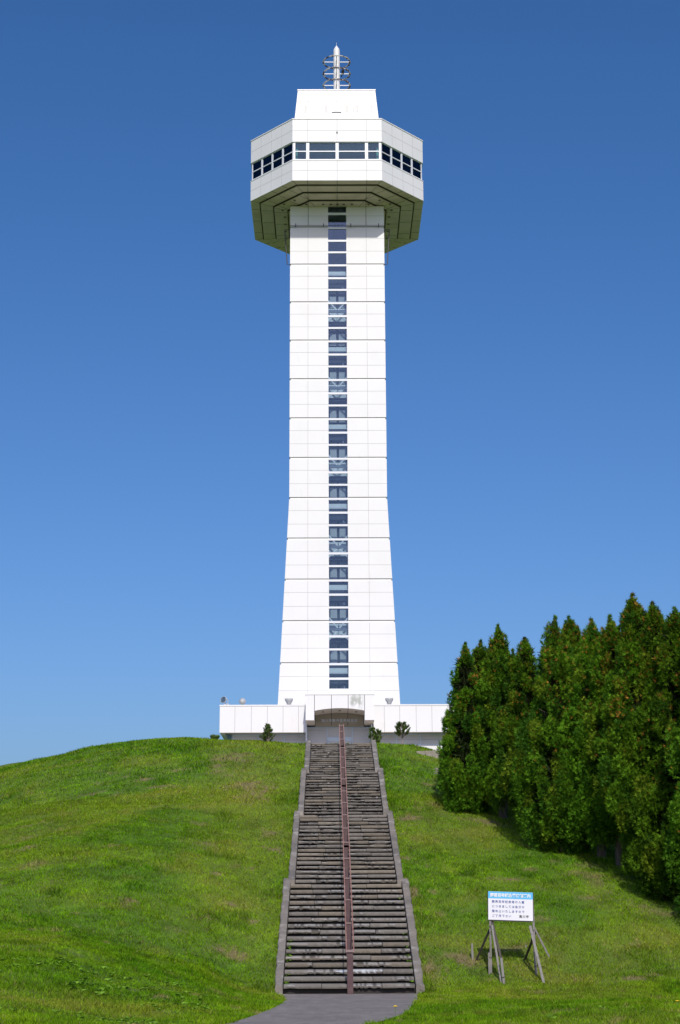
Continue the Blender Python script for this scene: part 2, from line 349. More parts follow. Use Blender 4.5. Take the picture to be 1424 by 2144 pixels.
def build_path():
    # asphalt sheet, cut to strips across
    L = PATH[:11]; Rr = PATH[11:][::-1]
    def resample(P, n):
        P = np.array(P); s = np.r_[0, np.cumsum(np.hypot(*np.diff(P, axis=0).T))]; t = np.linspace(0, s[-1], n)
        return np.stack([np.interp(t, s, P[:, 0]), np.interp(t, s, P[:, 1])], 1)
    a = resample(L, 60); b = resample(Rr, 60); mb = MB(); n = 12; vs = []
    for i in range(60):
        for k in range(n + 1):
            t = k / n; p = a[i] * (1 - t) + b[i] * t; vs.append((p[0], p[1] + (.12 if p[1] > 38.1 else 0), float(G(np.clip(p[0], -1.6, 1.6) if p[1] > 26 else p[0], min(p[1], 37.6))) + .022))
    fs = [(i * (n + 1) + k, i * (n + 1) + k + 1, (i + 1) * (n + 1) + k + 1, (i + 1) * (n + 1) + k) for i in range(59) for k in range(n)]
    mb.add(vs, [f[::-1] for f in fs]); tag(mb.build('path', M_ASPH), kind='structure')
build_path()
def build_plaza():
    mb = MB(); xs = np.linspace(-7, 4.9, 24); ys = np.r_[63.95, 65, 66, np.linspace(67.2, 83.4, 18)]
    X, Y = np.meshgrid(xs, ys); X = np.where(Y < 67, X / 7 * 1.30 * np.where(X > 0, 7 / 4.9, 1), X); Z = G(X, Y) + .035
    Z = np.where(Y < 66.5, np.maximum(Z, 8.03), Z)
    n = len(xs); fs = [(j * n + i, j * n + i + 1, (j + 1) * n + i + 1, (j + 1) * n + i) for j in range(len(ys) - 1) for i in range(n - 1)]
    mb.add(np.stack([X, Y, Z], -1).reshape(-1, 3).tolist(), fs); tag(mb.build('plaza', M_PLAZA), kind='structure')
build_plaza()

# ------------------------------------------------------------------ grass
def blades(n, ylo, yhi, hgt, wid, ypow=1.0):
    u = NR.rand(n); y = ylo + (yhi - ylo) * u ** ypow
    half = .255 * y + 3; x = (NR.rand(n) * 2 - 1) * half + .1
    keep = ~inpoly(x + (vnoise(x, y, 5, 71) - .5) * .14, y + (vnoise(x, y, 5, 72) - .5) * .14, PATH)
    w = stair_w(y); keep &= ~((np.abs(x) < w / 2 + .17 - .05 * NR.rand(n)) & (w > 0))
    keep &= ~((np.abs(x) < 6.5) & (y > 64.3) & (x > -1.5) & (x < 1.5))
    keep &= NR.rand(n) > bare(x, y) * .6
    keep &= ~((y > 67.3) & (np.abs(x) < 7.2))
    x, y = x[keep], y[keep]; n = len(x); z = G(x, y)
    tall = 1 + .9 * np.clip((fbm(x, y, 1.1, 3, 61) - .58) * 5, 0, 1) + .5 * np.clip(36 - y, 0, 4) / 4 * (fbm(x, y, .8, 2, 63) > .5)
    near = np.clip(1 - (np.abs(np.abs(x) - w[keep] / 2 - .2) / .25), 0, 1)
    h = hgt * (.55 + .9 * NR.rand(n)) * tall * (1 + .4 * near); ww = wid * (.6 + .8 * NR.rand(n))
    th = NR.rand(n) * 2 * np.pi; lean = NR.rand(n) * 1.5; la = NR.rand(n) * 2 * np.pi
    dx, dy = np.cos(th) * ww / 2, np.sin(th) * ww / 2
    V = np.empty((n, 3, 3)); V[:, 0] = np.stack([x - dx, y - dy, z - .015], 1); V[:, 1] = np.stack([x + dx, y + dy, z - .015], 1)
    V[:, 2] = np.stack([x + np.cos(la) * lean * h, y + np.sin(la) * lean * h, z + h], 1)
    return V.reshape(-1, 3), grass_col(x, y, NR.rand(n), NR.rand(n))
parts = [blades(560000, 21.5, 38.5, .040, .017), blades(560000, 36, 56, .044, .024), blades(220000, 54, 70, .052, .034)]
V = np.concatenate([p[0] for p in parts]); C = np.concatenate([p[1] for p in parts])
tag(fast_mesh('grass', V, np.arange(len(V)).reshape(-1, 3), C, M_GRASS), 'short sunlit lawn grass covering the hillside on both sides of the stairs', 'grass', kind='stuff')

def weeds():
    VV = []; CC = []
    spots = []
    for _ in range(1300):
        y = RNG.uniform(24.5, 38.5); x = RNG.uniform(-.235 * y - .6, -2.6)
        if y > 34 and RNG.random() < .6: continue
        if fbm(np.array(x), np.array(y), .7, 2, 81) < .50 + max(0, y - 29) * .012: continue
        spots.append((x, y))
    for _ in range(40): 
        y = RNG.uniform(24.5, 31); spots.append((RNG.uniform(2.4, 6), y))
    for sgn in (-1, 1):
        for _ in range(34):
            y = RNG.uniform(38.3, 44 if sgn > 0 else 41.5); spots.append((sgn * (1.43 + RNG.uniform(-.05, .03)), y))
    for (x, y) in spots:
        edge = abs(x) < 1.55
        z = float(stair_z(y)) + .05 if edge else float(G(x, y)); n = RNG.randint(4, 8); s = RNG.uniform(.05, .085) if edge else RNG.uniform(.06, .15)
        col = np.array([.19, .34, .035]) * RNG.uniform(.6, 1.3)
        for k in range(n):
            a = RNG.uniform(0, 6.28); l = s * RNG.uniform(.7, 1.2); w = l * RNG.uniform(.22, .36); rise = RNG.uniform(.25, .9)
            d = np.array([math.cos(a), math.sin(a), rise]); d /= np.linalg.norm(d); sd_ = np.array([-math.sin(a), math.cos(a), 0]); b = np.array([x, y, z + .01])
            m = b + d * l * .55; t = b + d * l + np.array([0, 0, -.25 * l])
            VV += [b, m - sd_ * w, m + sd_ * w, m - sd_ * w, t, m + sd_ * w]; CC += [col * RNG.uniform(.85, 1.1), col * RNG.uniform(.9, 1.2)]
    V = np.array(VV); tag(fast_mesh('broadleaf_weeds', V, np.arange(len(V)).reshape(-1, 3), np.array(CC), M_GRASS), 'broad leaved weeds scattered through the lawn at the bottom of the picture', 'weeds', kind='stuff')
weeds()

# ------------------------------------------------------------------ staircase
stair = empty('staircase', (0, 38.25, 0), 'long worn concrete outdoor staircase climbing the grassy hill to the tower', 'staircase')
def build_step(y0, tread, z, W, rise, idx):
    ZR = .64 if idx < 34 else .56
    mb = MB(); cols = []
    cuts = [-W / 2 + .01, -W * .26 + RNG.uniform(-.16, .16), RNG.uniform(-.05, .05), W * .23 + RNG.uniform(-.16, .16), W / 2 - .01]
    if RNG.random() < .3: cuts.pop(RNG.choice((1, 3)))
    pale = np.array([.50, .49, .46]); 
    for a, b in zip(cuts[:-1], cuts[1:]):
        a += .006; b -= .006; n = max(6, int((b - a) / .045)); wear = max(0, RNG.gauss(.18, .34)); wear = min(wear, 1)
        if RNG.random() < .33: wear = RNG.uniform(.7, 1.1)
        base = np.array([.190, .174, .150]) * RNG.uniform(.82, 1.18) * (np.array([1.05, 1.0, .90]) if RNG.random() < .3 else 1)
        dz = RNG.uniform(-.007, .007); dy = RNG.uniform(-.008, .008); ph = RNG.uniform(0, 99)
        pr = []; col = []
        for i in range(n + 1):
            x = a + (b - a) * i / n
            nz = float(vnoise(np.array(x), np.array(ph), 3.2, idx)) ; n2 = float(vnoise(np.array(x), np.array(ph + 5), 12, idx + 3)); n3 = float(vnoise(np.array(x), np.array(ph + 9), 24, idx + 5))
            br = max(0, min(1, (nz - .62 + wear * .42) * 3.2))
            chip = br * (.25 + .75 * n2)
            yf = y0 - .045 + dy + chip * .055 * (.4 + n3); zt = z + dz - chip * .028 * (.3 + 1.2 * n3); zb = z - rise * ZR + dz + br * .030 * (n3 - .2)
            pr += [(x, y0 + tread + .04, zb), (x, yf + .012 + br * .02 * n3, zb), (x, yf, zb + .03 + .02 * br * n2), (x, yf + br * .02 * n3, zt - .014), (x, yf + .014 + .02 * br, zt), (x, y0 + tread + .04, z + dz)]
            c = base * (.9 + .2 * n2); k = min(1, chip * .8) * (.3 + .7 * n3)
            cc = c * (1 - k) + pale * k if n3 > .38 else c * (1 - .55 * br)
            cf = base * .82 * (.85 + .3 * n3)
            wt = cc
            if idx == 2 and -.50 + .3 * n2 < x < .88 - .3 * n2: wt = np.array([.50, .52, .53]) * (.7 + .4 * n3); 
            frontc = wt if (idx == 2 and wt is not cc) else cc * .95
            if idx == 2 and x < -.2 and wt is not cc: frontc2 = cf
            else: frontc2 = frontc if n3 > .5 else cf
            col += [cf, cf, frontc2, frontc, wt, cc]
        m = 6; fs = []
        for i in range(n):
            for k in range(m - 1): fs.append((i * m + k, (i + 1) * m + k, (i + 1) * m + k + 1, i * m + k + 1))
        fs += [tuple(range(m)), tuple(n * m + k for k in range(m))[::-1]]
        mb.add(pr, [f[::-1] for f in fs], 0); cols += col
    k0 = len(mb.v)
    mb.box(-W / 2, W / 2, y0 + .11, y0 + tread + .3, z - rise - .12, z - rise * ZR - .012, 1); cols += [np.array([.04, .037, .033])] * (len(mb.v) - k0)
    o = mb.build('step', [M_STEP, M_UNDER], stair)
    a = o.data.color_attributes.new('col', 'FLOAT_COLOR', 'POINT'); c = np.ones((len(mb.v), 4), np.float32); c[:, :3] = np.array(cols); a.data.foreach_set('color', c.ravel())
    return o
idx = 0
for f in range(4):
    n = FN[f]; tr = (FY[f + 1] - FY[f]) / n; rs = (FZ[f + 1] - FZ[f]) / n
    for j in range(n):
        o = build_step(FY[f] + j * tr, tr, FZ[f] + (j + 1) * rs, FW[f], rs, idx)
        if idx == 2: o['label'] = 'step with white paint across its middle'
        idx += 1
for f in range(4):
    for s in (-1, 1):
        mb = MB(); y0, y1 = FY[f] - (.10 if f else .07), FY[f + 1] + .05
        n = 14; w0 = FW[f] / 2 + .004; ww = .19
        zf = lambda y: FZ[f] + (FZ[f + 1] - FZ[f]) * (y - FY[f]) / (FY[f + 1] - FY[f])
        vs = []
        for i in range(n * 3 + 1):
            y = y0 + (y1 - y0) * i / (n * 3); z = zf(y) + .15 + .012 * RNG.uniform(-1, 1)
            ox = ww + RNG.uniform(-.022, .012); 
            for xx, zz in ((w0, z - .75), (w0 + RNG.uniform(0, .006), z - .012), (w0 + .012, z), (w0 + ox - .02, z), (w0 + ox, z - .02), (w0 + ox, z - .75)): vs.append((s * xx, y, zz))
        fs = []
        for i in range(n * 3):
            for k in range(5): fs.append((i * 6 + k, i * 6 + k + 1, i * 6 + k + 7, i * 6 + k + 6))
        fs += [tuple(range(6)), tuple(n * 18 + k for k in range(6))[::-1]]
        if s < 0: fs = [q[::-1] for q in fs]
        mb.add(vs, [q[::-1] for q in fs]); mb.build('side_wall', M_CONC, stair)

# ------------------------------------------------------------------ handrail
rail = empty('handrail', (0.02, 38.4, 0), 'brown and copper coloured double handrail running up the middle of the stairs', 'handrail')
HX = 0.02; NPOST = 17; py_ = np.r_[38.08, np.linspace(38.42, 63.95, NPOST)[1:]]
def rz(y): return float(stair_z(y)) + (.88 - .12 * (y - 38.4) / 25.5)
for y in py_:
    zb = float(stair_z(max(y, 38.3))) - .02 if y > 38.2 else -.085
    MB().box(HX - .068, HX + .068, y, y + .07, zb, rz(y) - .035).build('post', M_BROWN, rail, bevel=.006)
    MB().box(HX - .069, HX + .069, y - .02, y + .05, rz(y) - .034, rz(y) - .004).build('rung', M_RUNG, rail)
breaks = [38.06, 45.9, 53.4, 59.3, 64.25]
for a, b in zip(breaks[:-1], breaks[1:]):
    k = 0.0 if a == breaks[0] else .0
    ys = [a] + [float(v) for v in FY if a + .3 < v < b] + [b]
    for s in (-1, 1):
        mb = MB(); X = HX + s * .083; vs = []
        for y in ys:
            z = rz(y) + (.03 if y == b else 0); vs += [(X - .013, y, z - .035), (X + .013, y, z - .035), (X + .013, y, z + .02), (X - .013, y, z + .02)]
        fs = [(0, 1, 2, 3), tuple(len(vs) - 4 + q for q in (3, 2, 1, 0))]
        for i in range(len(ys) - 1):
            for q in range(4): fs.append((i * 4 + q, i * 4 + 4 + q, i * 4 + 4 + (q + 1) % 4, i * 4 + (q + 1) % 4))
        mb.add(vs, fs); mb.build('rail', M_COPPER, rail)
    for yy in (a, b):
        MB().box(HX - .098, HX + .098, yy - .018, yy + .018, rz(yy) - .03, rz(yy) + .024).build('end_bar', M_RUNG, rail)

# ------------------------------------------------------------------ observation tower
TX, YC, YS = 0.04, 86.6, 84.0
tower = empty('observation_tower', (TX, YC, 8.0), 'tall white panelled observation tower with an octagonal lookout deck', 'tower')
def hw(z): return 2.605 + max(0, 23.08 - z) * .0505
joints = [38.60] + [36.386 - 2.2158 * k for k in range(12)]   # down to 12.0
tops = [39.80] + joints
def shaft_build():
    mb = MB(); XO = .515
    def piece(xa0, xb0, xa1, xb1, y0, y1, z0, z1, m=0):
        mb.hexa([(TX + xa0, y0, z0), (TX + xb0, y0, z0), (TX + xb0, y1, z0), (TX + xa0, y1, z0), (TX + xa1, y0, z1), (TX + xb1, y0, z1), (TX + xb1, y1, z1), (TX + xa1, y1, z1)], m)
    for i in range(len(tops)):
        zt = tops[i]; zb = joints[i] if i < len(joints) else 8.0
        neck = .115 if i > 0 else 0
        for ins, z0, z1, m in ((0, zb + .004, zt - neck, 0), (.05, zt - neck, zt - .03, 0), (.085, zt - .03, zt + .004, 1)):
            if z1 - z0 < .01 or (i == 0 and ins): continue
            a0, a1 = hw(z0) - ins, hw(z1) - ins
            f = ins * .8
            piece(-a0, -XO, -a1, -XO, YS + f, YS + .30, z0, z1, m); piece(XO, a0, XO, a1, YS + f, YS + .30, z0, z1, m)
            piece(-a0, -a0 + .25, -a1, -a1 + .25, YS + .30, 2 * YC - YS - .30, z0, z1, m); piece(a0 - .25, a0, a1 - .25, a1, YS + .30, 2 * YC - YS - .30, z0, z1, m)
            piece(-a0, a0, -a1, a1, 2 * YC - YS - .30, 2 * YC - YS - f, z0, z1, m)
    # front below the lowest window
    mb.box(TX - XO, TX + XO, YS + .002, YS + .28, 8.0, 12.84)
    # thin sealant joints: 3 panel rows a section, one vertical line each side
    for i in range(len(tops)):
        zt = tops[i]; zb = joints[i] if i < len(joints) else 8.0
        full = 2.2158
        rows = [zt - full * k / 3 for k in (1, 2)] if i else [39.22]
        for z in rows:
            if z < zb + .1: continue
            h = hw(z)
            mb.box(TX - h + .01, TX - XO - .01, YS - .003, YS + .05, z - .008, z + .008, 2); mb.box(TX + XO + .01, TX + h - .01, YS - .003, YS + .05, z - .008, z + .008, 2)
            for s in (-1, 1): mb.box(TX + s * (h - .02) - .024, TX + s * (h - .02) + .024, YS + .3, 2 * YC - YS - .3, z - .008, z + .008, 2)
        z1 = zt - (.12 if i else 0)
        for x in (-1.615, 1.612): mb.box(TX + x - .008, TX + x + .008, YS - .004, YS + .05, zb + .01, z1, 2)
    mb.build('shaft', [M_WHITE, M_DJOINT, M_JOINT], tower)
shaft_build()
# interior of the stair and lift shaft seen through the window strip
mi = MB()
mi.box(TX - 1.9, TX + 1.9, 85.6, 85.7, 9, 39.7, 1)
mi.box(TX - 1.9, TX - 1.0, 84.32, 85.6, 9, 39.7, 2); mi.box(TX + 1.0, TX + 1.9, 84.32, 85.6, 9, 39.7, 2)
for k, zj in enumerate(joints[1:]):
    zb = zj - 2.2158
    if k % 2 == 1:   # braced landing
        z = zj - .41
        mi.box(TX - .95, TX + .95, 84.42, 84.56, z - .06, z + .07, 0)
        mi.box(TX - .80, TX + .80, 85.10, 85.16, z - .36, z + .40, 3)
        for s in (-1, 1):
            mi.bar((TX + s * .04, 84.50, z + .08), (TX + s * .78, 84.50, z + .95), .07, .07, 0); mi.bar((TX + s * .04, 84.50, z - .08), (TX + s * .78, 84.50, z - .82), .07, .07, 0)
        mi.bar((TX, 84.5, z - .4), (TX, 84.5, z + .4), .02, .02, 2)
    else:
        z = zj - .50; mi.box(TX - .95, TX + .95, 84.42, 84.60, z - .03, z + .03, 0); mi.box(TX - .95, TX + .95, 84.62, 84.66, z + .03, z + .28, 3)
    for s in (-1, 1):   # lift-well cladding boards
        mi.box(TX + s * .25 - .18, TX + s * .25 + .18, 85.40, 85.46, zb + .15, zb + .85, 4)
        mi.box(TX + s * .25 - .18, TX + s * .25 + .18, 85.40, 85.46, zb + .98, zb + 1.35, 4)
    mi.box(TX + .25, TX + .33, 84.5, 84.58, zj - 1.30, zj - 1.18, 3) if k % 2 == 0 else None
    mi.box(TX - .9, TX + .9, 84.9, 85.6, zj - 1.02, zj - .96, 2)
mi.build('shaft_interior', [M_INWHITE, M_INDARK, M_INDARK, M_INLIGHT, M_INGREY], tower)
cells = []
zt = 39.77
edges = []
for zj in [38.60] + joints[1:-1]:
    for a, b in ((.045, .155), (.80, .915), (1.49, 1.595)):
        if zj - b > 12.9: edges.append((zj - a, zj - b))
edges = [(39.42, 39.28)] + edges
prev = 39.775
for a, b in edges + [(12.85, 12.70)]:
    w = bpy.data.objects
    mb = MB(); mb.box(TX - .515, TX + .515, YS + .004, YS + .055, b, a)
    mb.box(TX - .515, TX - .503, YS + .03, YS + .055, a, prev); mb.box(TX + .503, TX + .515, YS + .03, YS + .055, a, prev)
    fr = mb.build('window', M_FRAME, tower)
    MB().box(TX - .503, TX + .503, YS + .042, YS + .050, a, prev).build('pane', M_GLASS, fr)
    prev = b
MB().box(TX - .48, TX + .48, YS + .12, YS + .2, 39.43, 39.77).build('louvre', M_DKMETAL, tower)

OCT = [(-2.43, -5.34), (2.43, -5.34), (4.815, -2.70), (4.815, 2.70), (2.43, 5.34), (-2.43, 5.34), (-4.815, 2.70), (-4.815, -2.70)]
def inset(P, d):
    n = len(P); L = []
    for i in range(n):
        a = Vector(P[i]); b = Vector(P[(i + 1) % n]); t = (b - a).normalized(); nn = Vector((-t.y, t.x)); L.append((a + nn * d, t))
    out = []
    for i in range(n):
        p, t = L[i - 1]; q, u = L[i]; den = t.x * u.y - t.y * u.x; s = ((q.x - p.x) * u.y - (q.y - p.y) * u.x) / den; out.append((p.x + t.x * s, p.y + t.y * s))
    return out
def octw(d): return [(TX + x, YC + y) for x, y in inset(OCT, d)]
# white bands
def bays(i):
    a = Vector(OCT[i]); b = Vector(OCT[(i + 1) % 8])
    if i in (0, 4): ts = [0, .83 / 4.86, .5, 4.03 / 4.86, 1]
    elif i in (2, 6): ts = [0, .2, .5, .8, 1]
    else: ts = [0, .25, .5, .75, 1]
    return a, b, ts
def face_strip(mb, i, t, w, z0, z1, m, pr=.003):
    a, b, _ = bays(i); d = (b - a).normalized(); nn = Vector((d.y, -d.x)); L = (b - a).length
    p = a + d * (t * L); q = [p - d * w / 2 - nn * .03, p + d * w / 2 - nn * .03, p + d * w / 2 + nn * pr, p - d * w / 2 + nn * pr]
    mb.prism([(TX + v.x, YC + v.y) for v in q][::-1], z0, z1, m)
mb = MB(); mb.prism(octw(0), 40.075, 41.29, 0)
mb.prism(octw(-.02), 41.24, 41.27, 0)
for i in range(8):
    for t in bays(i)[2][1:-1]: face_strip(mb, i, t, .016, 40.08, 41.23, 1)
    face_strip(mb, i, .5, bays(i)[1].__sub__(bays(i)[0]).length - .02, 40.66, 40.675, 1)
mb.build('lower_band', [M_WHITE, M_JOINT], tower)
mb = MB(); mb.prism(octw(0), 42.36, 43.69, 0); mb.prism(octw(-.03), 43.69, 43.74, 0)
for i in range(8):
    for t in bays(i)[2][1:-1]: face_strip(mb, i, t, .016, 42.37, 43.68, 1)
    face_strip(mb, i, .5, bays(i)[1].__sub__(bays(i)[0]).length - .02, 43.02, 43.035, 1)
mb.box(TX - .04, TX + .04, YC - 5.37, YC - 5.33, 42.86, 42.94, 2)
mb.build('upper_band', [M_WHITE, M_JOINT, M_DKMETAL], tower)
# windows of the deck
for i in range(8):
    a, b, ts = bays(i); d = (b - a).normalized(); nn = Vector((d.y, -d.x)); L = (b - a).length
    def P(t, off, dd=0): v = a + d * (t * L + dd) + nn * off; return (TX + v.x, YC + v.y)
    for k in range(4):
        t0, t1 = ts[k], ts[k + 1]; w0 = .10 if k == 0 else .085; w1 = .10 if k == 3 else .085; tb_ = .56
        if i % 2: w0 = w1 = .055; tb_ = .545
        mb = MB(); o0, o1 = -.14, -.06
        z0, z1 = 41.29, 42.36
        def seg(ta, da, tb, db, za, zb, oa=o0, ob=o1): mb.prism([P(ta, oa, da), P(ta, ob, da), P(tb, ob, db), P(tb, oa, db)][::1], za, zb, 0)
        ins = (.14 if i % 2 == 0 else .05) if k == 0 else 0; ine = (.14 if i % 2 == 0 else .05) if k == 3 else 0
        seg(t0, ins * .4, t0, w0 + ins * .4, z0, z1); seg(t1, -w1 - ine * .4, t1, -ine * .4, z0, z1)
        for za, zb in ((z0, z0 + .07), (z1 - .04, z1), (z0 + .50, z0 + tb_)): seg(t0, w0 + ins * .4, t1, -w1 - ine * .4, za, zb)
        fr = mb.build('window', M_FRAME, tower)
        m2 = MB(); m2.prism([P(t0, -.11, w0 + ins * .4), P(t0, -.10, w0 + ins * .4), P(t1, -.10, -w1 - ine * .4), P(t1, -.11, -w1 - ine * .4)], z0 + .07, z1 - .04)
        m2.build('pane', M_GLASS2, fr)
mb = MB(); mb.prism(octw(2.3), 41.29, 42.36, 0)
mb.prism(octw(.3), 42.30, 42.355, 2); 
for s in (-1, 1):
    mb.box(TX + s * 2.2 - .05, TX + s * 2.2 + .05, YC - 5.0, YC - 4.9, 41.3, 42.3, 1)
    mb.box(TX + s * 4.45 - .15, TX + s * 4.45 + .15, YC - 2.75, YC - 2.70, 41.3, 41.75, 1)
    for q in (-1.5, -.4, 1.2): mb.lathe([(.10, -.03), (.10, 0)], (TX + q * s, YC - 4.4, 42.30), 10, 3)
mb.build('deck_interior', [M_DECKIN, M_GREEN, M_INGREY, M_INLIGHT], tower)
# stepped soffit
mb = MB()
zs = 40.075
for k, (d0, dz) in enumerate([(.0, 0), (.55, .10), (1.30, .20), (2.10, .30)]):
    if k == 0: mb.prism(octw(.04), zs - .012, zs - .001, 0); continue
    mb.prism(octw(d0 - .065), zs - dz - .0 + .045, zs - dz + .11, 1)
    mb.prism(octw(d0), zs - dz, zs - dz + .105, 0)
for i in range(8):     # radial joints on the underside
    a, b, ts = bays(i); d = (b - a).normalized(); nn = Vector((d.y, -d.x)); L = (b - a).length
    for k, (dA, dB, z) in enumerate([(.0, .55, zs - .012), (.55, 1.3, zs - .10), (1.3, 2.1, zs - .20), (2.1, 2.75, zs - .30)]):
        tt = ts[1:-1] if k < 3 else [.5]
        for t in tt:
            p = a + d * (t * L) - nn * (dA + .03); q = a + d * (t * L) - nn * (dB - .02)
            if k and i % 2 == 1: q = q - d * 0
            mb.bar((TX + p.x, YC + p.y, z), (TX + q.x, YC + q.y, z), .022, .010, 1)
        p = a - nn * 0; ia, ib = Vector(inset(OCT, dA + .03)[i]), Vector(inset(OCT, dB - .02)[i])
        mb.bar((TX + ia.x, YC + ia.y, z), (TX + ib.x, YC + ib.y, z), .018, .008, 1)
soffit = mb.build('soffit', [M_SOFFIT, M_DJOINT], tower)
def dl(x, y, z):
    MB().lathe([(.085, -.03), (.085, .01)], (x, y, z), 12, 0).lathe([(.055, -.034), (.055, -.028)], (x, y, z), 12, 1).build('downlight', [M_TAN, M_DKMETAL], soffit)
for x in (-1.7, -.78, -.35, .02, .37, .82, 1.75): dl(TX + x, YC - 2.95, zs - .30)
for s in (-1, 1):
    for x, y, z in ((2.35, -3.25, zs - .20), (2.95, -2.75, zs - .20), (3.05, -1.95, zs - .20), (2.95, -1.0, zs - .30 + .1), (2.95, 0, zs - .2), (2.95, 1.0, zs - .2), (2.95, 2.0, zs - .2)): dl(TX + s * x, YC + y, z)
# penthouse above the deck
def ph(z): return 2.39 - (z - 45.43) * .094
def phy(z): return 84.6 + (z - 45.43) * .094
mb = MB()
def phsec(z0, z1, e=0, m=0):
    vs = []
    for z in (z0, z1):
        h, y = ph(z) + e, phy(z) - e; vs += [(TX - h, y, z), (TX + h, y, z), (TX + h, 2 * YC - y, z), (TX - h, 2 * YC - y, z)]
    mb.hexa(vs, m)
phsec(43.74, 47.30); phsec(47.30, 47.37, .03)
for z in (46.58, 45.88): 
    phsec(z - .007, z + .007, .003, 1)
for x in (-1.6, 0, 1.6):
    y0, y1 = phy(43.8) - .003, phy(47.28) - .003
    mb.hexa([(TX + x - .008, y0, 43.8), (TX + x + .008, y0, 43.8), (TX + x + .008, y0 + .05, 43.8), (TX + x - .008, y0 + .05, 43.8), (TX + x - .008, y1, 47.28), (TX + x + .008, y1, 47.28), (TX + x + .008, y1 + .05, 47.28), (TX + x - .008, y1 + .05, 47.28)], 1)
pent = mb.build('penthouse', [M_PENT, M_JOINT], tower)
mb = MB(); yh = phy(45.6)
mb.box(TX - .27, TX + .25, yh - .06, yh + .2, 45.80, 45.84, 1); mb.box(TX - .26, TX + .24, yh - .035, yh + .2, 44.2, 45.80, 0)
mb.build('hatch', [M_FRAME, M_DKMETAL], pent)
# mast with three antenna rings
MX = TX + .02
mast = MB().lathe([(.185, 0), (.185, 3.50), (.175, 3.62), (.03, 3.86), (.012, 3.88)], (MX, YC, 47.3), 20).tube([(MX, YC, 51.10), (MX, YC, 51.38)], .008, 6).build('antenna_mast', M_MAST, tower, smooth=False)
MB().box(MX - .006, MX + .008, YC - .192, YC - .18, 47.4, 50.45).build('seam', M_DKMETAL, mast)
for k, z in enumerate((50.11, 49.345, 48.60, 47.85)):
    mb = MB(); pts = [(MX + .775 * math.cos(t), YC + .775 * math.sin(t), z) for t in np.linspace(0, 2 * math.pi, 48, endpoint=False)]
    mb.tube(pts, .042, 6, 0, closed=True)
    for dx, dy in ((1, 0), (-1, 0), (0, -1), (0, 1)):
        mb.tube([(MX + dx * .17, YC + dy * .17, z), (MX + dx * .77, YC + dy * .77, z)], .034, 6, 1)
    for t in (0.4, 2.2, 3.14, 4.4, 5.6, 0): 
        c = (MX + .775 * math.cos(t), YC + .775 * math.sin(t), z); mb.box(c[0] - .05, c[0] + .05, c[1] - .05, c[1] + .05, z - .045, z + .05, 2)
    mb.build('antenna_ring', [M_RING, M_MAST, M_DKMETAL], mast, smooth=False)
# cleaning cradle rail and cable brackets
mb = MB(); mb.tube([(TX - 2.65, 83.86, 38.60), (TX + 2.65, 83.86, 38.60)], .016, 6)
for x in (-2.3, -.76, .76, 2.3):
    mb.tube([(TX + x, 83.84, 38.48), (TX + x, 83.84, 38.70)], .02, 6); mb.tube([(TX + x, 83.84, 38.60), (TX + x, 84.02, 38.60)], .014, 6)
mb.build('guide_rail', M_DKMETAL, tower)
for s in (-1, 1):
    mb = MB(); y = 84.5
    mb.tube([(TX + s * 2.60, y, 38.62), (TX + s * 2.92, y, 38.62), (TX + s * 2.78, y, 36.55), (TX + s * 2.60, y, 36.53)], .028, 6)
    for z in (38.2, 37.6): mb.tube([(TX + s * 2.60, y, z), (TX + s * 2.9, y, z)], .012, 6)
    mb.build('cable_bracket', M_DKMETAL, tower)
# two thin cables down the front from the deck rim
for x in (-1.6, 1.6):
    MB().tube([(TX + x, 81.24, 40.10), (TX + x * 1.0, 83.70, 39.72), (TX + x, 83.93, 38.62)], .010, 5).build('cable', M_DKMETAL, tower)

# ------------------------------------------------------------------ entrance building
hall = empty('entrance_building', (TX, 83.4, 8.0), 'low white flat roofed entrance building around the foot of the tower', 'building')
LX, RX = -6.02, 6.10
mb = MB()
FY0, WY = 82.6, 83.4
mb.box(LX, -1.645, FY0, FY0 + .25, 10.457, 11.79); mb.box(1.785, RX, FY0, FY0 + .25, 10.457, 11.79); mb.box(LX, LX + .25, FY0 + .25, 92, 10.457, 11.79); mb.box(RX - .25, RX, FY0 + .25, 92, 10.457, 11.79)
mb.box(LX + .25, -1.645, FY0 + .25, 92, 11.3, 11.5, 0); mb.box(1.785, RX - .25, FY0 + .25, 92, 11.3, 11.5, 0); mb.box(LX - .02, -1.645, FY0 - .02, FY0 + .27, 11.79, 11.86); mb.box(1.785, RX + .02, FY0 - .02, FY0 + .27, 11.79, 11.86)
mb.box(LX - .02, LX + .27, FY0 + .27, 92, 11.79, 11.86); mb.box(RX - .27, RX + .02, FY0 + .27, 92, 11.79, 11.86)
for x in (-5.249, -4.416, -3.606, -2.809, -2.023, 2.328, 3.114, 3.948, 4.746, 5.545):
    mb.box(x - .011, x + .011, FY0 - .003, FY0 + .05, 10.46, 11.785, 1)
mb.box(LX, -1.65, FY0 - .003, FY0 + .03, 11.775, 11.787, 1); mb.box(1.79, RX, FY0 - .003, FY0 + .03, 11.775, 11.787, 1)
mb.build('fascia', [M_WHITE, M_JOINT], hall)
MB().box(LX + .26, -1.66, FY0 + .25, WY, 10.46, 10.52).box(1.80, RX - .26, FY0 + .25, WY, 10.46, 10.52).box(LX + .01, -1.66, FY0 + .004, FY0 + .25, 10.440, 10.456).box(1.80, RX - .01, FY0 + .004, FY0 + .25, 10.440, 10.456).build('soffit', M_TAN, hall)
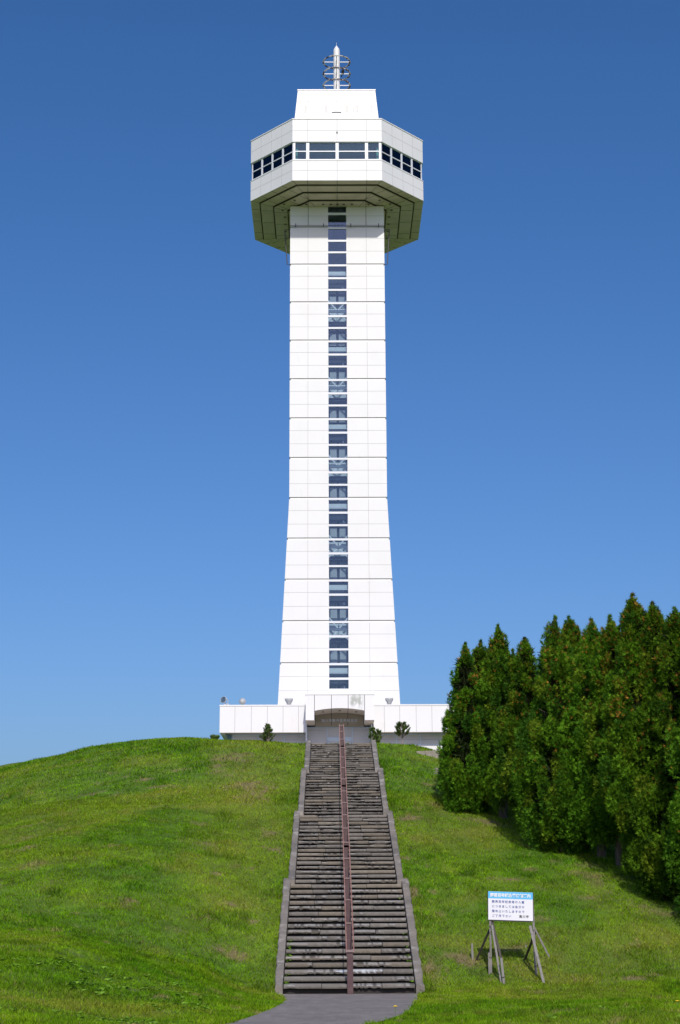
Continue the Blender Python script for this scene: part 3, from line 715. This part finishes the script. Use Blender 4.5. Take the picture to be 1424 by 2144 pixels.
mb = MB(); mb.box(-5.45, -1.62, WY, WY + .15, 7.8, 10.5); mb.box(1.66, 5.55, WY, WY + .15, 7.8, 10.5); mb.box(-5.45, -5.3, WY + .15, 91.5, 7.8, 10.5); mb.box(5.40, 5.55, WY + .15, 91.5, 7.8, 10.5); mb.box(-5.3, 5.4, 91.4, 91.6, 7.8, 10.5)
mb.build('wall', M_SHUTTER, hall)
MB().box(-5.46, -1.67, WY - .012, WY + .1, 7.8, 9.86).box(1.725, 5.56, WY - .012, WY + .1, 7.8, 9.86).build('sunlit_wall_band', M_WHITE, hall)  # white sheet over the grey wall, its sunlit lower part put in colour
for x0, x1 in ((-5.38, -4.06), (-4.06, -2.77), (-2.77, -1.64), (1.70, 2.95), (2.95, 4.18), (4.18, 5.45)):
    mb = MB()
    mb.box(x0, x0 + .022, WY - .05, WY - .014, 8.0, 10.455, 0); mb.box(x1 - .022, x1, WY - .05, WY - .014, 8.0, 10.455, 0)
    mb.box(x0 + .022, x1 - .022, WY - .03, WY, 10.40, 10.455, 0); mb.box(x0 + .022, x1 - .022, WY - .012, WY - .0, 10.14, 10.155, 1)
    mb.box(x0 + .022, x1 - .022, WY - .03, WY, 9.865, 9.90, 0)
    fr = mb.build('window', [M_BLUEFRAME, M_JOINT], hall)
    MB().box(x0 + .022, x1 - .022, WY - .008, WY - .002, 9.90, 10.14).build('shutter', M_SHUTTER, fr)
# canopy with an arched opening
mb = MB(); CL, CR, AL, AR = -1.64, 1.78, -1.195, 1.305; CYF = 81.0
mb.box(CL, AL, CYF, WY + .0, 10.887, 12.15); mb.box(AR, CR, CYF, WY, 10.887, 12.15)
N = 16; cm = (AL + AR) / 2; hwid = (AR - AL) / 2
def arch(x): return 11.36 + .125 * (1 - ((x - cm) / hwid) ** 2)
for i in range(N):
    xa = AL + (AR - AL) * i / N; xb = AL + (AR - AL) * (i + 1) / N
    mb.hexa([(xa, CYF, arch(xa)), (xb, CYF, arch(xb)), (xb, 83.0, arch(xb) + .0), (xa, 83.0, arch(xa)), (xa, CYF, 12.15), (xb, CYF, 12.15), (xb, 83.0, 12.15), (xa, 83.0, 12.15)])
mb.box(CL - .02, CR + .02, CYF - .02, 83.97, 12.15, 12.20); mb.box(CL + .01, CR - .01, 83.0, 83.97, 11.55, 12.149)
for x in (-1.2, -.355, .481, 1.30): mb.box(x - .012, x + .012, CYF - .003, CYF + .03, arch(x) + .0 if AL < x < AR else 10.9, 12.147, 1)
mb.box(CL, CR, CYF - .003, CYF + .03, 12.138, 12.148, 1)
mb.build('canopy', [M_CANOPY, M_DJOINT], hall)
mb = MB()
for i in range(N):   # lining of the vault
    xa = AL + (AR - AL) * i / N; xb = AL + (AR - AL) * (i + 1) / N
    mb.hexa([(xa, CYF + .03, arch(xa) - .012), (xb, CYF + .03, arch(xb) - .012), (xb, 82.98, arch(xb) - .012), (xa, 82.98, arch(xa) - .012), (xa, CYF + .03, arch(xa) - .002), (xb, CYF + .03, arch(xb) - .002), (xb, 82.98, arch(xb) - .002), (xa, 82.98, arch(xa) - .002)])
mb.box(CL + .01, AL - .01, CYF + .02, WY - .05, 10.872, 10.885); mb.box(AR + .01, CR - .01, CYF + .02, WY - .05, 10.872, 10.885)
for x in (-.355, .481): mb.box(x - .012, x + .012, CYF + .04, 82.97, arch(x) - .020, arch(x) - .010, 1)
vault = mb.build('vault_lining', [M_SOFFIT, M_DJOINT], hall)
for x in (-.78, .06, .90): MB().lathe([(.06, -.03), (.06, 0)], (x, 81.9, arch(x) - .012), 12).build('downlight', M_DKMETAL, vault)
mb = MB(); mb.box(AL, AR, 83.0, 83.1, 10.835, 11.47, 0); mb.box(AL, AR, 83.02, WY - .002, 10.80, 10.833, 0)
for x in (-.355, .481, AL + .012, AR - .012): mb.box(x - .012, x + .012, 82.996, 83.03, 10.84, arch(x) - .03, 1)
npanel = mb.build('name_panel', [M_TAN, M_DJOINT], hall)
# inner side walls of the porch
MB().box(-1.66, -1.60, 82.42, WY, 7.8, 10.87).build('porch_wall', M_WHITE, hall)
MB().box(1.66, 1.72, 82.42, WY, 7.8, 10.87).build('porch_wall', M_WHITE, hall)
def ebay(name, x0, x1, zt, door=False):
    mb = MB()
    mb.box(x0, x0 + .025, WY - .06, WY + .05, 7.95, zt, 0); mb.box(x1 - .025, x1, WY - .06, WY + .05, 7.95, zt, 0)
    mb.box(x0 + .025, x1 - .025, WY - .05, WY + .05, zt - .05, zt, 0)
    if door: mb.box(x0 + .025, x1 - .025, WY - .055, WY + .05, 10.19, 10.29, 0)
    else: mb.box(x0 + .025, x1 - .025, WY - .012, WY + .05, 10.625, 10.64, 1)
    fr = mb.build(name, [M_BLUEFRAME, M_JOINT], hall)
    MB().box(x0 + .025, x1 - .025, WY - .008, WY + .04, 10.29 if door else 7.95, zt - .05).build('panel', M_SHUTTER, fr); return fr
ebay('entrance_bay', -1.60, -.577, 10.80); ebay('entrance_bay', .717, 1.66, 10.80); ebay('entrance_bay', -.577, .717, 10.80, True)
mb = MB(); mb.box(-.53, -.46, WY - .05, WY + .03, 7.98, 10.19); mb.box(.60, .67, WY - .05, WY + .03, 7.98, 10.19); mb.box(-.46, .60, WY - .05, WY + .03, 10.09, 10.19); mb.box(.045, .095, WY - .05, WY + .03, 7.98, 10.09)
door = mb.build('door', M_BLUEFRAME, hall)
MB().box(-.46, .045, WY - .01, WY + .01, 7.98, 10.09).box(.095, .60, WY - .01, WY + .01, 7.98, 10.09).build('door_panel', M_SHUTTER, door)

def text_obj(body, size, loc, rot, material, name, parent=None, ext=.004, off=0.0, xs=1.0, space=1.0, align='CENTER'):
    c = bpy.data.curves.new(name, 'FONT'); c.body = body; c.size = size; c.extrude = ext; c.offset = off; c.align_x = align; c.align_y = 'CENTER'; c.space_character = space
    c.resolution_u = 3
    t = bpy.data.objects.new(name + '_tmp', c); sc.collection.objects.link(t); bpy.context.view_layer.update()
    me = bpy.data.meshes.new_from_object(t.evaluated_get(bpy.context.evaluated_depsgraph_get()))
    bpy.data.objects.remove(t); bpy.data.curves.remove(c); me.name = name; me.materials.clear(); me.materials.append(material)
    o = bpy.data.objects.new(name, me); sc.collection.objects.link(o)
    if parent: o.parent = parent; o.location = Vector(loc) - ROOTLOC[root_of(parent).name]
    else: o.location = loc
    o.rotation_euler = rot; o.scale = (xs, 1, 1); return o
text_obj('滝川市開基百年記念塔', .165, (.05, 82.985, 11.08), (R(90), 0, 0), M_SILVER, 'lettering', npanel, ext=.012, off=.002, space=1.27)

# ------------------------------------------------------------------ roof lamps
def bowl(x, label):
    e = empty('floodlight', (x, 82.95, 11.5), label, 'floodlight', 'floodlights on the entrance roof')
    MB().lathe([(.09, .40), (.105, .47), (.15, .53), (.205, .62), (.215, .70), (.205, .71), (.19, .70), (.14, .6), (.05, .56)], (x, 82.95, 11.5), 24).build('lamp_head', M_METAL, e, smooth=True)
    mb = MB().lathe([(.05, .0), (.05, .40)], (x, 82.95, 11.5), 12)
    for s in (-1, 1): mb.bar((x + s * .12, 82.95, 11.88), (x + s * .12, 82.95, 12.02), .02, .04)
    mb.box(x - .14, x + .14, 82.92, 82.98, 11.87, 11.90); mb.build('bracket', M_METAL, e)
bowl(-2.52, 'grey bowl shaped floodlight on the roof left of the canopy'); bowl(2.60, 'grey bowl shaped floodlight on the roof right of the canopy')
e = empty('floodlight', (-4.89, 82.95, 11.5), 'round grey floodlight facing the viewer on the left part of the roof', 'floodlight', 'floodlights on the entrance roof')
MB().lathe([(.05, .16), (.12, .10), (.165, .02), (.175, 0), (.165, -.01), (.15, 0)], (-4.89, 82.9, 12.07), 24, axis=(0, -1, .15)).lathe([(.05, -.02), (.05, .03)], (-4.89, 82.9, 12.07), 12, 1, axis=(0, -1, .15)).build('lamp_head', [M_METAL, M_FRAME], e)
MB().tube([(-4.89, 82.98, 11.5), (-4.89, 82.98, 12.0)], .03, 8).build('bracket', M_METAL, e)
e = empty('floodlight', (-5.82, 82.95, 11.5), 'tilted floodlight in a yoke on the left corner of the roof', 'floodlight', 'floodlights on the entrance roof')
MB().lathe([(.06, -.16), (.13, -.08), (.17, 0), (.18, .02), (.165, .03), (.15, .0)], (-5.86, 82.9, 12.15), 24, axis=(-.5, -.85, .2)).build('lamp_head', M_METAL, e)
MB().lathe([(.15, 0), (.148, .012)], (-5.865, 82.885, 12.155), 20, axis=(-.5, -.85, .2)).build('lens', M_GLASS, e)
mb = MB(); mb.box(-5.85, -5.72, 82.9, 83.0, 11.85, 11.93).tube([(-5.72, 82.95, 11.9), (-5.62, 82.95, 12.05), (-5.70, 82.95, 12.25), (-5.80, 82.95, 12.22)], .018, 6).tube([(-5.72, 82.95, 11.9), (-5.80, 82.95, 12.05)], .018, 6).box(-5.83, -5.78, 82.92, 82.98, 11.5, 11.86).box(-5.66, -5.58, 82.9, 83.0, 11.86, 11.95)
mb.build('bracket', M_METAL, e)

# ------------------------------------------------------------------ crow on the antenna ring
def crow(x, y, z):
    mb = MB(); d = Vector((.25, -.5, .85)).normalized()
    mb.lathe([(.01, -.19), (.045, -.14), (.07, -.06), (.078, .01), (.066, .07), (.045, .11), (.045, .13), (.05, .16), (.042, .195), (.02, .215), (.004, .22)], (x, y, z + .20), 14, axis=d)
    hd = Vector((x, y, z + .2)) + d * .17
    mb.lathe([(.02, 0), (.014, .04), (.002, .085)], hd + Vector((-.03, -.02, .0)), 8, axis=(-.8, -.4, -.1))
    tl = Vector((x, y, z + .2)) - d * .14
    mb.bar(tl, tl - d * .18 + Vector((0, .04, 0)), .06, .015)
    for s in (-1, 1):
        mb.bar(Vector((x + s * .055, y + .02, z + .24)), Vector((x + s * .03, y + .03, z + .02)), .03, .07)
        mb.tube([(x + s * .02, y, z + .13), (x + s * .02, y, z + .03)], .006, 5)
    o = mb.build('crow', M_CROW, loc=(x, y, z), smooth=True); tag(o, 'black crow perched on the antenna ring at the top of the tower', 'bird')
crow(.42, 86.55, 49.30)

# ------------------------------------------------------------------ notice board
sg = empty('notice_sign', (3.8, 39.15, .3), 'white notice board with blue heading on weathered timber posts on the lawn', 'sign')
tilt = math.atan2(-.037, 1.043)
def sp(u, v, dy=0):   # board coordinates: u right from the left edge, v down from the top
    return (3.276 + u * math.cos(tilt) + v * math.sin(tilt) * .5, 39.12 + dy, 2.191 + u * math.sin(tilt) - v)
def plate(u0, u1, v0, v1, y0, y1, m=0, mb=None):
    mb = mb or MB(); a, b, c, d = sp(u0, v1), sp(u1, v1), sp(u1, v0), sp(u0, v0)
    return mb.hexa([(a[0], 39.12 + y0, a[2]), (b[0], 39.12 + y0, b[2]), (b[0], 39.12 + y1, b[2]), (a[0], 39.12 + y1, a[2]), (d[0], 39.12 + y0, d[2]), (c[0], 39.12 + y0, c[2]), (c[0], 39.12 + y1, c[2]), (d[0], 39.12 + y1, d[2])], m)
board = plate(0, 1.045, 0, .645, 0, .018).build('board', M_BOARD, sg)
plate(.0, 1.045, .002, .158, -.002, -.0005).build('heading_band', M_BLUE, board)
mb = MB(); 
plate(-.012, 0.0, -.004, .645, -.002, .05, 0, mb); plate(1.045, 1.06, -.004, .645, -.002, .05, 0, mb); plate(.04, 1.01, .62, .672, .02, .06, 0, mb); plate(.0, 1.045, .02, .06, .02, .06, 0, mb)
mb.build('batten', M_WOODDK, sg)
def btext(body, size, u, v, m, name, off=0, space=1.0, xs=1.0):
    p = sp(u, v, -.005); return text_obj(body, size, p, (R(90), -tilt * -1 if False else tilt * -1, 0), m, name, board, ext=.0012, off=off, space=space, xs=xs, align='LEFT')
btext('開基百年記念塔休館案内', .0865, .045, .085, M_LETW, 'heading_text', off=.0035)
rows = ['開基百年記念塔の入館', 'につきましては当分の', '間休止いたしますので', 'ご了承下さい　']
for i, rr in enumerate(rows): btext(rr, .064, .085, .232 + i * .108, M_NAVY, 'notice_text', off=.0009, space=1.42)
btext('滝川市', .068, .718, .232 + 3 * .108, M_BLK, 'notice_text', off=.0016, space=1.35)
def timber(name, p, q, w, d, m=M_WOOD):
    return MB().bar(p, q, w, d, 0, upv=(0, -1, 0)).build(name, m, sg, bevel=.004)
timber('post', (3.30, 39.175, .18), (3.315, 39.175, 2.17), .05, .05); timber('post', (4.345, 39.175, .15), (4.312, 39.175, 2.13), .05, .05)
timber('front_brace', (3.475, 38.44, .05), (3.345, 39.12, 1.42), .048, .03); timber('front_brace', (4.45, 38.47, .05), (4.235, 39.12, 1.40), .06, .03)
timber('back_brace', (2.99, 40.10, .48), (3.32, 39.24, 1.36), .048, .03, M_WOODDK); timber('back_brace', (4.16, 40.3, .45), (4.375, 39.24, 1.27), .055, .03, M_WOODDK)
timber('side_brace', (3.50, 38.62, .62), (3.36, 39.22, 1.50), .05, .05, M_WOODDK)
timber('loose_brace', (4.68, 39.28, .69), (4.325, 39.22, 1.40), .04, .035)
timber('stake', (2.965, 40.06, .4), (2.945, 40.06, .99), .05, .04); timber('stake', (4.31, 40.9, .5), (4.34, 40.9, .93), .05, .04)
timber('stake', (3.525, 38.41, .05), (3.475, 38.47, .70), .055, .045); timber('stake', (3.265, 39.14, .18), (3.262, 39.14, .80), .05, .03); timber('stake', (4.36, 39.12, .1), (4.32, 39.12, .82), .05, .04)
for p in ((3.32, 39.17, 1.40), (3.33, 39.14, 1.27), (4.29, 39.15, 1.30), (3.30, 39.16, .70), (3.51, 38.45, .28), (4.37, 38.85, .72), (4.345, 39.12, .50)):
    pts = [(p[0] + .045 * math.cos(t), p[1] + .055 * math.sin(t), p[2] + .01 * math.cos(t)) for t in np.linspace(0, 6.28, 12, endpoint=False)]
    MB().tube(pts, .006, 5, closed=True).build('wire_tie', M_WIRE, sg)

# ------------------------------------------------------------------ stone blocks and side steps on the right of the hill
bl = ['leftmost small stone block on the grass below the right wing', 'middle small stone block on the grass below the right wing', 'rightmost long stone block on the grass below the right wing, beside the conifer']
for k, (x0, x1, y) in enumerate(((2.86, 3.19, 62.2), (3.195, 3.46, 62.3), (3.465, 3.86, 62.35))):
    mb = MB(); zt = 7.60 + k * .02; mb.box(x0, x1, y, y + .45, 7.1, zt); o = mb.build('stone_block', M_STONE, loc=(x0, y, 7.1), bevel=.015); tag(o, bl[k], 'stone block', 'stone blocks edging the upper lawn')
ss = empty('side_steps', (3.3, 60, 6.5), 'small flight of concrete side steps half hidden by the leftmost conifer', 'steps')
for k in range(4):
    x0 = 2.66 + k * .10; y = 60.25 - k * .32; z = 6.80 - k * .085
    MB().hexa([(x0 + .08, y, z - .4), (4.6, y - .05, z - .4), (4.6, y + .5, z - .4), (x0 - .15, y + .45, z - .4), (x0 + .08, y, z), (4.6, y - .05, z), (4.6, y + .5, z), (x0 - .15, y + .45, z)]).build('step', M_CONC, ss, bevel=.01)

# ------------------------------------------------------------------ small pines
def needles(tips, n_per, l, rad, cr, z0):
    VV = []; CC = []
    for (p, d, s) in tips:
        p = np.array(p); d = np.array(d) / np.linalg.norm(d)
        for _ in range(n_per):
            t = cr.random_sample() * s; v = cr.randn(3); v -= d * v.dot(d); v /= np.linalg.norm(v) + 1e-6
            q = p + d * t; e = q + (v * .75 + d * .75) * l * (.6 + .6 * cr.random_sample()); w = np.cross(v, d) * rad
            VV += [q - w, q + w, e]; c = np.array([.15, .23, .06]) * (.6 + .9 * cr.random_sample()); CC.append(c if cr.random_sample() > .06 else np.array([.12, .10, .04]))
    return np.array(VV), np.array(CC)
def pine(x, y, h, wid, label, seed, bare_base=.0, lean=0.0, stems=1, rnd=False):
    rr = np.random.RandomState(seed); z = float(G(x, y)) - .03
    e = empty('pine_shrub', (x, y, z), label, 'pine'); mb = MB(); tips = []
    for s in range(stems):
        off = (s - (stems - 1) / 2) * wid * .45; top = np.array([x + off * 1.2 + lean, y, z + h * (1 - .12 * s)]); base = np.array([x + off * .2, y, z])
        mid = base * .5 + top * .5 + np.array([off * .3 + (rr.rand() - .5) * .08, (rr.rand() - .5) * .1, 0])
        mb.tube([base, mid, top], [.026, .018, .006], 6)
        nb = int(60 / stems) + 10
        for k in range(nb):
            t = bare_base + (1 - bare_base) * (k + rr.rand()) / nb; p = base * (1 - t) + top * t if t > .5 else base * (1 - 2 * t) + mid * 2 * t
            if t > .5: p = mid * (2 - 2 * t) + top * (2 * t - 1)
            a = rr.rand() * 6.28; rad = wid * .5 * max(.06, 1 - t) ** (.45 if rnd else .85 if stems == 1 else .5) * (.6 + .5 * rr.rand()) / (1.25 if stems > 1 else 1)
            q = p + np.array([math.cos(a) * rad, math.sin(a) * rad, rad * .75]); 
            if q[2] > z + h: q[2] = z + h
            mb.tube([p, (p + q) / 2 - np.array([0, 0, .02]), q], [.008, .006, .004], 4)
            tips.append((q - np.array([0, 0, .05]), np.array([math.cos(a) * .35, math.sin(a) * .35, 1.]), .11))
            tips.append(((p + q) / 2, q - p + np.array([0, 0, .05]), rad * .6))
        tips.append((top - np.array([0, 0, .12]), np.array([0, 0, 1.]), .16))
    mb.build('trunk', M_BARKP, e); V, C = needles(tips, int(70 * min(1, h / .5)), .075, .006, rr, z)
    fast_mesh('needles', V, np.arange(len(V)).reshape(-1, 3), C, M_NEEDLE, e, loc=(x, y, z)).location = (0, 0, 0)
pine(-2.88, 64.8, .70, .58, 'small dark pine shrub on the crest left of the stairs, before the left wing', 3, lean=-.03)
pine(1.36, 64.3, .66, .42, 'small two stemmed pine shrub beside the top of the stairs on the right', 5, stems=2)
pine(2.42, 64.6, .90, .74, 'bushy round headed pine with bare twisted trunk before the right wing', 8, bare_base=.36, stems=1, rnd=True)
pine(-5.12, 66.6, .17, .26, 'tiny pine shrub just showing over the crest below the left roof corner', 12, stems=2)

# ------------------------------------------------------------------ arborvitae row
def thuja_mesh(seed, h, rad, clear):
    rr = np.random.RandomState(seed); VV = []; CC = []; lead = []
    nlead = rr.randint(3, 6)
    for k in range(nlead):
        a = rr.rand() * 6.28; o = 0 if k == 0 else rad * (.28 + .22 * rr.rand()); lead.append((math.cos(a) * o, math.sin(a) * o, h * (1 if k == 0 else .84 + .13 * rr.rand())))
    def R_(t): return rad * min(1, .66 + 1.9 * t) * (max(0, 1 - t) ** .70) * 1.36
    # clumps: (centre, dir, size)
    cl = []
    ncl = int(330 * h / 6.5)
    for k in range(ncl):
        L = lead[rr.randint(nlead) if rr.rand() < .55 else 0]; hh = L[2]; t = rr.rand() ** 1.12 * .985
        r = R_(t) * (.70 + .45 * rr.rand()) * (1 if L is lead[0] else .62); a = rr.rand() * 6.28; zz = clear + (hh - clear) * t; r *= .72 + .56 * float(vnoise(np.array(a * 1.3), np.array(zz * 1.0), 1.0, seed))
        cl.append((np.array([L[0] * min(1, .35 + t) + r * math.cos(a), L[1] * min(1, .35 + t) + r * math.sin(a), zz]), a, rad * (.13 + .15 * rr.rand()) * (1.15 - .60 * t), t))
    for L in lead:
        for q in range(8 + int(rr.rand() * 3)): cl.append((np.array([L[0] + .03 * (rr.rand() - .5), L[1], L[2] + (.10 + .08 * (L is lead[0])) - q * .12]), rr.rand() * 6.28, rad * .022 * (q + .7), .9))
    greens = [np.array([.066, .165, .010]), np.array([.100, .225, .012]), np.array([.038, .110, .010]), np.array([.135, .215, .014])]
    for c, a, s, t in cl:
        g = greens[rr.choice(4, p=[.4, .28, .2, .12])]
        po = .24 * max(0, t - .25) * (rr.rand() < .6) * rr.rand() * 1.6
        n = int(125 * (s / (rad * .2)) ** 1.6) + 24
        out = np.array([math.cos(a), math.sin(a), .35])
        v = rr.randn(n, 3); v /= np.linalg.norm(v, axis=1)[:, None]; v *= (.62 + .5 * rr.rand(n))[:, None]
        P = c + v * np.array([s, s, s * 1.9])
        nrm = v + out * .7; nrm /= np.linalg.norm(nrm, axis=1)[:, None]
        # each spray: a flat fan of three leaflets pointing outwards and up, blade plane near vertical
        upv = nrm * .75 + np.array([0, 0, .45]) + rr.randn(n, 3) * .35; upv /= np.linalg.norm(upv, axis=1)[:, None]
        sd2 = np.cross(upv, rr.randn(n, 3)); sd2 /= np.linalg.norm(sd2, axis=1)[:, None]
        ln = (.065 + .07 * rr.rand(n))[:, None]
        org = (rr.rand(n) < po)[:, None]; gc = np.where(org, np.array([.30, .155, .025]), g) * (.5 + 1.0 * rr.rand(n))[:, None]
        for ang in (-.75, 0, .75):
            d = upv * math.cos(ang) + sd2 * math.sin(ang); pr = sd2 * math.cos(ang) - upv * math.sin(ang); l = ln * (1.1 if ang == 0 else .8)
            VV.append(np.stack([P - pr * .014, P + pr * .014 + d * l * .35, P + d * l], 1)); 
            CC.append(gc)
    # inner fill: dead twigs and sprays, near black to paint shade into the gaps
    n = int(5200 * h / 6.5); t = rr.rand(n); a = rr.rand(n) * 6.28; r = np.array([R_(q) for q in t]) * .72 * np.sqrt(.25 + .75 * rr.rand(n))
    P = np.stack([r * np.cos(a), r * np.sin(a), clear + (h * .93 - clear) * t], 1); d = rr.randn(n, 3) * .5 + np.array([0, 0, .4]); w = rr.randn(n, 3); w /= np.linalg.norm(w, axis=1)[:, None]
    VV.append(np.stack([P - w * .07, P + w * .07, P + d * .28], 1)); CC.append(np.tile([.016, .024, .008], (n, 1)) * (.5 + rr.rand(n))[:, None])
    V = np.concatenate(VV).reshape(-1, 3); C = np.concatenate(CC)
    return V, C, lead
def thuja(x, y, ztop, rad, clear, seed, label):
    z = float(G(x, y)) - .05; h = ztop - z; V, C, lead = thuja_mesh(seed, h, rad, clear)
    e = empty('arborvitae_tree', (x, y, z), label, 'tree', 'arborvitae row on the right slope')
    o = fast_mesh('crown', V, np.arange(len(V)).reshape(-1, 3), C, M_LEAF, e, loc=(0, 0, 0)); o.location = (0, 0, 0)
    mb = MB(); b = Vector((x, y, z)); rr = random.Random(seed); w = [rr.uniform(-.06, .06) for _ in range(6)]
    mb.tube([b + Vector((0, 0, -.1)), b + Vector((w[0] * .5, w[1] * .5, .12)), b + Vector((w[0], w[1], .5)), b + Vector((w[2], w[3], 1.3)), b + Vector((w[4], w[5], h * .5)), b + Vector((lead[0][0], lead[0][1], h * .93))], [.20, .135, .11, .095, .06, .012], 10)
    if clear > .3:
        mb.tube([b + Vector((.05, 0, .15)), b + Vector((.13, -.04, .6)), b + Vector((.22, -.1, 1.5))], [.07, .05, .03], 8)
    for k in range(14):
        zz = clear * .6 + .2 + rr.random() * h * .6; a = rr.random() * 6.28; l = rad * .7
        mb.tube([b + Vector((w[2], w[3], zz)), b + Vector((math.cos(a) * l, math.sin(a) * l, zz + l * .4))], [.022, .006], 5)
    mb.build('trunk', M_BARK, e, smooth=True)
TREES = [
 (4.10, 54.0, 10.22, .74, .16, 'leftmost arborvitae of the row, bushy to the ground beside the side steps'),
 (4.75, 55.2, 10.50, .80, .95, 'orange tipped arborvitae standing behind the leftmost tree of the row'),
 (5.22, 53.8, 10.80, .80, 1.35, 'pointed arborvitae with a bare lower trunk showing above the lawn'),
 (5.90, 52.2, 10.10, .88, 1.0, 'shorter arborvitae filling the dip right of the pointed bare trunked tree'),
 (6.50, 49.4, 10.30, .98, .32, 'broad arborvitae with low bright green skirts in the middle of the row'),
 (7.12, 50.6, 10.50, .85, .8, 'brownish arborvitae peeking from behind the broad middle tree'),
 (7.52, 48.7, 10.10, .92, .9, 'dark green arborvitae right of the broad middle tree'),
 (7.95, 47.9, 10.05, .86, 1.0, 'shaggy arborvitae just left of the tallest tree in the row'),
 (8.32, 46.2, 10.38, .86, 1.9, 'tallest arborvitae of the row, with a thick bare forked trunk foot'),
 (8.85, 46.0, 10.10, .9, .7, 'arborvitae leaning on the right side of the tallest tree'),
 (9.25, 44.9, 9.75, .95, .25, 'arborvitae with foliage hanging low at the right edge of the photo'),
 (9.75, 43.2, 10.2, 1.0, .15, 'nearest arborvitae, cut off by the right edge of the photo'),
 (10.6, 41.2, 9.7, 1.05, .2, 'arborvitae just past the right edge of the photo'),
]
for k, (x, y, zt, rad, clear, lab) in enumerate(TREES): thuja(x, y, zt, rad, clear, 100 + k, lab)

# ------------------------------------------------------------------ dandelions
def dandelion(x, y, label):
    z = float(G(x, y)); e = empty('dandelion', (x, y, z), label, 'flower')
    mb = MB()
    for k in range(16):
        a = k * 6.28 / 16; mb.bar((x, y, z + .13), (x + .04 * math.cos(a), y + .04 * math.sin(a), z + .14), .012, .006)
    mb.lathe([(.016, .125), (.024, .14), (.012, .15)], (x, y, z), 10); mb.build('flower_head', M_YEL, e)
    MB().tube([(x, y, z), (x + .004, y, z + .13)], .005, 6).build('stem', M_STEM, e)
dandelion(.72, 29.95, 'yellow dandelion at the grassy edge of the asphalt path'); dandelion(5.72, 30.0, 'yellow dandelion in the lawn at the bottom right corner')
